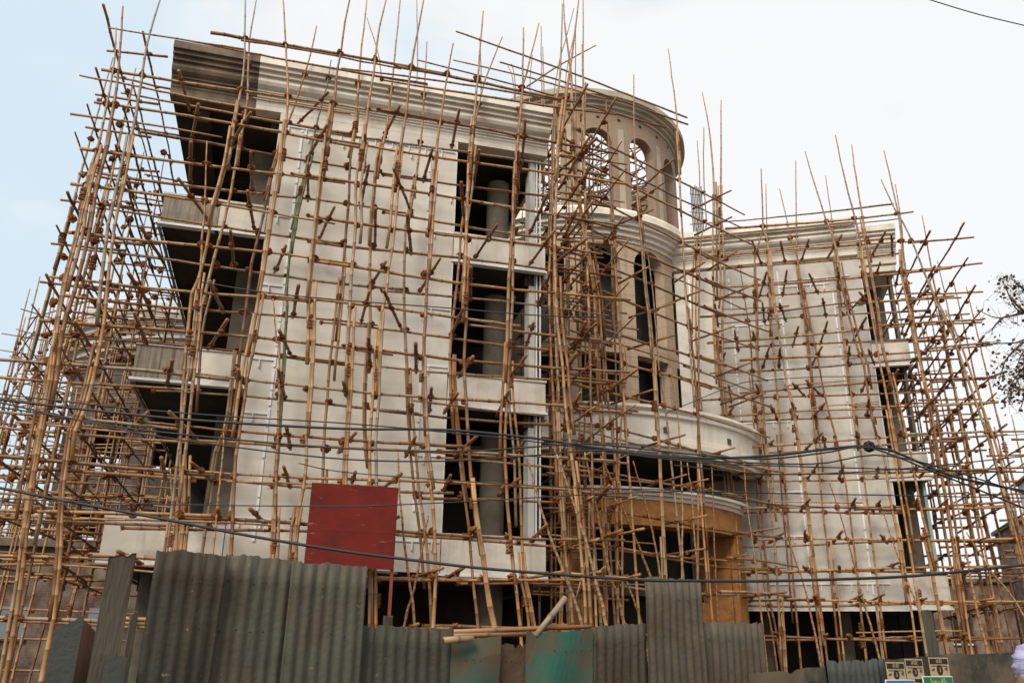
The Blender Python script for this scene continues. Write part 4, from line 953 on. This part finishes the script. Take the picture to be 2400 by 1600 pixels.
for (tl, tr, bt), lb in ((((2075, 1553), (2118, 1548), 1590), 'tan paper poster with black headline, lowest and leftmost on the board'),
                         (((2120, 1546), (2160, 1540), 1585), 'tan paper poster, middle of the three on the board'),
                         (((2175, 1541), (2220, 1538), 1579), 'tan paper poster above the green sign')):
    sa, za = FF.on(*tl, dP); sb, zb = FF.on(*tr, dP); _, zc = FF.on(tl[0], bt + 14, dP); w_ = sb - sa; zt = (za + zb) / 2; h_ = zt - zc
    Po = empty('poster', FF.w(sa, dP, zc), label=lb, cat='poster', group='posters pasted on the hoarding')
    rect(FF, sa, sb, zc, zt, dP, .002, 'paper', 'paper', Po)
    rect(FF, sa + w_ * .04, sb - w_ * .04, zt - h_ * .30, zt - h_ * .06, dP + .002, .001, 'ink', 'headline_band', Po)
    text_mesh('अजेंट', h_ * .26, FF, (sa + sb) / 2, dP + .0045, zt - h_ * .18, 'paper', 'headline', Po, sx_=.95)
    rect(FF, sa + w_ * .1, sb - w_ * .1, zt - h_ * .40, zt - h_ * .36, dP + .002, .001, 'ink', 'small_print', Po)
    b = MB(); c = FF.w((sa + sb) / 2, dP + .0025, zt - h_ * .56); b.poly([c + FF.a * (.16 * w_ * math.cos(t)) + Vector((0, 0, .16 * w_ * math.sin(t))) for t in [i * math.pi / 12 for i in range(24)]]); b.build('disc', 'ink', Po)
    text_mesh('3', h_ * .27, FF, (sa + sb) / 2, dP + .0045, zt - h_ * .56, 'paper', 'numeral', Po)
    text_mesh('घंटे', h_ * .2, FF, sb - w_ * .17, dP + .0045, zt - h_ * .52, 'ink', 'lettering', Po)
    text_mesh('मात्र', h_ * .13, FF, sa + w_ * .16, dP + .0045, zt - h_ * .55, 'ink', 'lettering', Po, rot=.3)
    rect(FF, sa + w_ * .08, sb - w_ * .03, zc + h_ * .02, zc + h_ * .16, dP + .002, .001, 'ink', 'footer_band', Po)
for tl, tr, m, lb, txt in (((2163, 1586), (2232, 1581), 'signgreen', 'small green sign with white border under the right poster', 'اردو بازار'), ((2076, 1593), (2144, 1590), 'signblue', 'small blue picture sign with white border under the left posters', '')):
    sa, za = FF.on(*tl, dP + .03); sb, zb = FF.on(*tr, dP + .03); zt = (za + zb) / 2
    Sg = empty('small_sign', FF.w(sa, dP, zt - .16), label=lb, cat='sign')
    rect(FF, sa, sb, zt - .17, zt, dP + .02, .008, 'signwhite', 'border', Sg); rect(FF, sa + .007, sb - .007, zt - (.085 if txt else .16), zt - .007, dP + .028, .002, m, 'face', Sg)
    if txt: text_mesh(txt, .06, FF, (sa + sb) / 2, dP + .032, zt - .042, 'signyellow', 'lettering', Sg)

# ------------------------------------------------------------------ overhead cables
FC = Frame(0, 4.35, 0)
def cable(px, r, label, d=0.0):
    P = FC.pts(px, d); b = MB(); b.tube(catmull(P, 60), r, 6); b.build('overhead_cable', 'cable', smooth=True, label=label, cat='cable', group='overhead street cables')
cable([(-150, 1112), (0, 1143), (148, 1172), (379, 1215), (585, 1255), (800, 1290), (938, 1308), (1110, 1329), (1317, 1346), (1509, 1359), (1600, 1360), (1772, 1361), (1979, 1356), (2151, 1348), (2400, 1323), (2500, 1310)], .0075, 'thick black cable, lowest of all, sagging over the hoarding tops')
cable([(-100, 1158), (0, 1167), (241, 1177), (482, 1183), (800, 1186), (938, 1182), (1144, 1172), (1385, 1158), (1600, 1151), (1807, 1155), (2082, 1160), (2480, 1168)], .003, 'thin wire crossing the middle of the red board', .1)
cable([(-100, 921), (0, 936), (241, 964), (465, 985), (800, 1004), (1041, 1007), (1248, 1026), (1385, 1047), (1600, 1072), (1800, 1068), (2037, 1045), (2165, 1088), (2237, 1117), (2400, 1150), (2500, 1170)], .0068, 'thickest cable of the bundle, peaking at a tied joint on the right', .05)
cable([(-100, 912), (0, 923), (275, 954), (517, 974), (800, 991), (1041, 1012), (1300, 1040), (1600, 1080), (1850, 1092), (2150, 1100), (2480, 1108)], .0035, 'thin wire just above the thick bundle cable at left', .1)
cable([(-100, 922), (0, 943), (207, 988), (413, 1016), (800, 1050), (1075, 1057), (1248, 1047), (1385, 1040), (1600, 1062), (1790, 1075), (1950, 1058), (2037, 1048), (2200, 1110), (2400, 1190)], .0045, 'black wire curving below the thick bundle cable at left and dipping right of the joint', .12)
cable([(-100, 935), (0, 954), (155, 978), (310, 1012), (517, 1043), (800, 1075), (1041, 1080), (1248, 1067), (1420, 1055), (1600, 1076), (1900, 1087), (2100, 1070), (2480, 1180)], .004, 'black wire, lowest strand of the left bundle', .16)
cable([(472, 661), (620, 685), (800, 703), (1041, 721), (1248, 738), (1399, 743)], .0045, 'short black wire crossing the second storey of the left wing', -1.0)
cable([(2100, -24), (2179, 0), (2289, 33), (2400, 60), (2500, 84)], .004, 'lone wire across the sky in the upper right corner')
cable([(1560, 968), (1714, 905), (1779, 892), (1910, 883), (2041, 881), (2200, 868)], .0022, 'thin wire climbing over the upper right wing scaffold', .0)
cable([(2247, 809), (2400, 802), (2500, 798)], .003, 'short level wire running out of frame beside the tree', 0)
cable([(2150, 1033), (2254, 1026), (2400, 1017), (2500, 1010)], .002, 'faint wire low in the sky at the right', .05)
cable([(700, 1085), (800, 1105), (1041, 1124), (1317, 1141), (1600, 1150), (1800, 1180), (2100, 1195)], .0026, 'thin wire just above the top edge of the red board, passing right to the porch', .2)
cable([(1580, 1090), (1800, 1110), (2000, 1106), (2200, 1090), (2480, 1060)], .003, 'wire rising gently to the right below the tied joint', .2)
b = MB()
jp = FC.pts([(2037, 1046)], .05)[0]
for k in range(7):
    ax = Vector((rnd.uniform(-1, 1), rnd.uniform(-1, 1), rnd.uniform(-1, 1))).normalized(); x = ax.orthogonal(); x.normalize(); y = ax.cross(x); R = rnd.uniform(.014, .03)
    b.tube([jp + (x * math.cos(t) + y * math.sin(t)) * R for t in [j * .785 for j in range(9)]], .004, 5)
b.build('cable_joint', 'cable', label='knotted black cable joint where the street bundle peaks', cat='cable joint')

# ------------------------------------------------------------------ rebar on the roof
RB = empty('rebar_cluster', FR.w(-.3, -1.2, 13.1), label='upright cluster of dark reinforcing bars on the roof beside the tower', cat='rebar')
for k in range(8):
    a_ = FR.pts([(1618 + 3.6 * k, 434 + (k % 3) * 3)], -1.3)[0]; b_ = FR.pts([(1624 + 3.4 * k, 520)], -1.3)[0]; b = MB(); b.tube([a_, b_, b_ - Vector((0, 0, .6))], .016, 6); b.build('bar', 'rebar', RB)
for v in (455, 478, 497):
    b = MB(); p = FR.pts([(1616, v), (1652, v + 3)], -1.28); b.tube(p, .012, 5); b.build('tie', 'rebar', RB)

# ------------------------------------------------------------------ tree at the right edge
FT = Frame(0, 12.0, 0)
T = empty('tree', (10.3, 12.0, 0), label='sparse tree with small dark leaves reaching in from the right edge', cat='tree')
def TP(u, v, d=0): return FT.pts([(u, v)], d)[0]
b = MB(); tr = [(10.3, 12.0, 0), (10.25, 12.0, 2.5), (10.0, 12.1, 4.6), (9.7, 12.0, 6.5), (9.3, 12.0, 8.6)]; b.tube(catmull(tr, 20), [.2 - .0065 * i for i in range(len(catmull(tr, 20)))], 10); b.build('trunk', 'bark', T, smooth=True)
LB = MB(); BR = MB()
def leaf(p, sz):
    d = Vector((rnd.gauss(0, 1), rnd.gauss(0, 1), rnd.gauss(-.6, .7))).normalized(); x = d.orthogonal().normalized(); x = (Matrix.Rotation(rnd.uniform(0, 6.28), 3, d) @ x); nn_ = d.cross(x); w_ = sz * .42
    pts = [p, p + d * sz * .3 + x * w_ + nn_ * sz * .08, p + d * sz * .7 + x * w_ * .8 + nn_ * sz * .06, p + d * sz * 1.1, p + d * sz * .7 - x * w_ * .8 + nn_ * sz * .06, p + d * sz * .3 - x * w_ + nn_ * sz * .08]
    i = [LB.vert(q) for q in pts]; LB.face((i[0], i[1], i[2], i[3])); LB.face((i[0], i[3], i[4], i[5]))
def twig(pts, r, ln, lf, sz=.055):
    P = catmull(pts, 14); BR.tube(P, [max(.003, r * (1 - i / len(P))) for i in range(len(P))], 5)
    for i in range(len(P)):
        for _ in range(ln):
            q = P[i] + Vector((rnd.gauss(0, .10), rnd.gauss(0, .14), rnd.gauss(-.03, .10))); BR.tube([P[i], q], [.0035, .002], 3)
            for k in range(lf):
                if rnd.random() < .42: leaf(q + Vector((rnd.gauss(0, .045), rnd.gauss(0, .05), rnd.gauss(0, .045))), sz * rnd.uniform(.7, 1.3))
for pts, ln, lf in (([(2520, 760), (2410, 732), (2380, 722), (2345, 650)], 2, 3), ([(2400, 730), (2370, 700), (2350, 655)], 2, 3), ([(2410, 690), (2385, 665), (2362, 648)], 2, 3), ([(2500, 620), (2430, 660), (2380, 690)], 2, 3),
                    ([(2400, 733), (2340, 745), (2310, 735), (2290, 725)], 2, 1), ([(2350, 745), (2330, 765), (2325, 780)], 1, 1),
                    ([(2520, 800), (2420, 792), (2370, 805), (2310, 800), (2290, 800)], 2, 2), ([(2400, 800), (2360, 840), (2345, 880), (2340, 905)], 2, 3), ([(2430, 820), (2400, 860), (2370, 900), (2360, 930)], 3, 4),
                    ([(2450, 830), (2410, 870), (2385, 890), (2365, 945)], 3, 4), ([(2440, 860), (2410, 900), (2395, 950)], 3, 3), ([(2360, 870), (2330, 880), (2322, 882)], 1, 2), ([(2420, 800), (2395, 830), (2380, 870)], 3, 4),
                    ([(2480, 900), (2440, 880), (2400, 850)], 3, 4), ([(2520, 700), (2450, 780), (2420, 860), (2415, 930)], 2, 4)):
    P = [TP(u, v, rnd.uniform(-.25, .25)) for u, v in pts]; twig(P, .022, ln, lf)
for z0, tgt in ((6.2, (2520, 800)), (7.0, (2520, 760)), (6.6, (2500, 620)), (6.3, (2480, 900))):
    BR.tube(catmull([(9.75, 12.0, z0 - .4), TP(tgt[0] + 20, tgt[1] + 10), TP(*tgt)], 6), [.05, .045, .04, .035, .03, .027, .025, .022][:len(catmull([(9.75, 12.0, z0 - .4), TP(tgt[0] + 20, tgt[1] + 10), TP(*tgt)], 6))], 6)
for k in range(60):                                                  # crown out of the frame
    q = Vector((rnd.uniform(10.6, 12.4), 12 + rnd.gauss(0, .9), rnd.uniform(6, 10.5))); BR.tube([(10.0, 12, rnd.uniform(6, 8.4)), q], [.02, .005], 4)
    for j in range(10): leaf(q + Vector((rnd.gauss(0, .25), rnd.gauss(0, .25), rnd.gauss(0, .25))), .06)
BR.build('branches', 'bark', T, smooth=True); LB.build('crown', 'leaf', T)

# ------------------------------------------------------------------ passer-by at the lower right corner
FP = Frame(0, 3.0, 0)
hs, hz = FP.on(2450, 1596, 0)
hd = Vector((hs, 3.0, hz))
PX, PY = hd.x, hd.y
def skinned(name, J, E_, R_, m, parent=None, sub=2, **tags):
    me = bpy.data.meshes.new(name); me.from_pydata([tuple(p) for p in J], E_, []); o = bpy.data.objects.new(name, me); COL.objects.link(o)
    me.materials.append(MT[m]); sk = o.modifiers.new('skin', 'SKIN'); su = o.modifiers.new('sub', 'SUBSURF'); su.levels = sub; su.render_levels = sub
    for i, r in enumerate(R_): me.skin_vertices[0].data[i].radius = (r, r) if not isinstance(r, tuple) else r
    me.skin_vertices[0].data[0].use_root = True
    bpy.context.view_layer.update(); dg = bpy.context.evaluated_depsgraph_get(); m2 = bpy.data.meshes.new_from_object(o.evaluated_get(dg)); bpy.data.objects.remove(o)
    q = bpy.data.objects.new(name, m2); COL.objects.link(q); m2.polygons.foreach_set('use_smooth', [True] * len(m2.polygons))
    if parent: q.parent = parent; q.matrix_parent_inverse = parent.matrix_world.inverted()
    tag(q, **tags); return q
k_ = (hz - .02) / 1.58                                               # figure scale from the head height
def pj(x, y, z): return (PX + x * k_, PY + y * k_, z * k_)
J = [pj(0, 0, .92), pj(0, 0, 1.08), pj(0, 0, 1.28), pj(0, 0, 1.40), pj(-.01, 0, 1.47), pj(-.02, 0, 1.56), pj(-.03, 0, 1.64),
     pj(0, -.16, 1.36), pj(.02, -.20, 1.10), pj(-.04, -.21, .86), pj(0, .16, 1.36), pj(-.03, .20, 1.10), pj(.03, .21, .86),
     pj(0, -.09, .86), pj(-.08, -.09, .48), pj(-.06, -.09, .09), pj(-.18, -.09, .04), pj(0, .09, .86), pj(.06, .09, .48), pj(.14, .09, .10), pj(.03, .09, .04)]
Ed = [(0, 1), (1, 2), (2, 3), (3, 4), (4, 5), (5, 6), (3, 7), (7, 8), (8, 9), (3, 10), (10, 11), (11, 12), (0, 13), (13, 14), (14, 15), (15, 16), (0, 17), (17, 18), (18, 19), (19, 20)]
Rd = [.13, .12, .14, .10, .055, .075, .08, .06, .042, .03, .06, .042, .03, .085, .058, .04, .03, .085, .058, .04, .03]
for side, y in ((9, -.21), (12, .21)):
    wx = (-.04 if side == 9 else .03)
    for f in range(5):
        a = len(J); yy = y + (f - 2) * .016; ln = (.075, .09, .095, .088, .06)[f]
        J += [pj(wx - .01, yy, .79), pj(wx - .02, yy, .79 - ln * .5), pj(wx - .035, yy, .79 - ln)] ; Ed += [(side, a), (a, a + 1), (a + 1, a + 2)]; Rd += [.011, .009, .008]
Pn = empty('person', (PX, PY, 0), label='passer-by in a pale lilac head wrap, cut off at the lower right corner', cat='person')
skinned('body', J, Ed, [r * k_ for r in Rd], 'skin', Pn)
skinned('shirt', [pj(0, 0, .80), pj(0, 0, 1.08), pj(0, 0, 1.28), pj(0, 0, 1.40), pj(0, -.17, 1.36), pj(.02, -.20, 1.12), pj(0, .17, 1.36), pj(-.03, .20, 1.12)], [(0, 1), (1, 2), (2, 3), (3, 4), (4, 5), (3, 6), (6, 7)], [r * k_ for r in (.16, .145, .165, .10, .075, .055, .075, .055)], 'shirt', Pn)
skinned('trousers', [pj(0, 0, .90), pj(0, -.09, .84), pj(-.08, -.09, .48), pj(-.06, -.09, .13), pj(0, .09, .84), pj(.06, .09, .48), pj(.14, .09, .14)], [(0, 1), (1, 2), (2, 3), (0, 4), (4, 5), (5, 6)], [r * k_ for r in (.15, .10, .075, .06, .10, .075, .06)], 'darkwood', Pn)
def blob(name, c, rad, m, parent, fn=None, seg=28):
    bm = bmesh.new(); bmesh.ops.create_uvsphere(bm, u_segments=seg, v_segments=seg // 2, radius=1)
    for v in bm.verts:
        p = v.co.copy(); s_ = fn(p) if fn else 1; v.co = Vector((p.x * rad[0], p.y * rad[1], p.z * rad[2])) * s_
    me = bpy.data.meshes.new(name); bm.to_mesh(me); bm.free(); me.materials.append(MT[m]); me.polygons.foreach_set('use_smooth', [True] * len(me.polygons))
    o = bpy.data.objects.new(name, me); COL.objects.link(o); o.location = c; o.parent = parent; o.matrix_parent_inverse = parent.matrix_world.inverted(); return o
def headf(p):                                                        # faces -X: nose, brow, chin
    s_ = 1.0
    if p.x < -.5: s_ += .16 * math.exp(-((p.y) ** 2 / .02 + (p.z + .12) ** 2 / .03)) - .05 * math.exp(-((abs(p.y) - .33) ** 2 / .02 + (p.z - .12) ** 2 / .02))
    if p.z < -.5: s_ *= 1 - .12 * (abs(p.y))
    return s_
blob('head', hd + Vector((0, 0, -.02)), (.092, .074, .112), 'skin', Pn, headf)
blob('head_wrap', hd + Vector((.012, 0, .045)), (.102, .090, .088), 'scarf', Pn, lambda p: 1 + .045 * math.sin(p.z * 16 + p.x * 5) + .03 * math.sin(p.y * 9 + p.z * 7), 48)
blob('hair', hd + Vector((.03, 0, -.02)), (.078, .078, .09), 'hair', Pn)
for y in (-.03, .03): blob('eye', hd + Vector((-.076, y, -.01)), (.008, .010, .006), 'white', Pn, None, 10)
for y in (-.076, .076): blob('ear', hd + Vector((.0, y, -.02)), (.018, .010, .030), 'skin', Pn, None, 12)
blob('mouth', hd + Vector((-.088, 0, -.065)), (.008, .022, .006), 'redpole', Pn, None, 10)
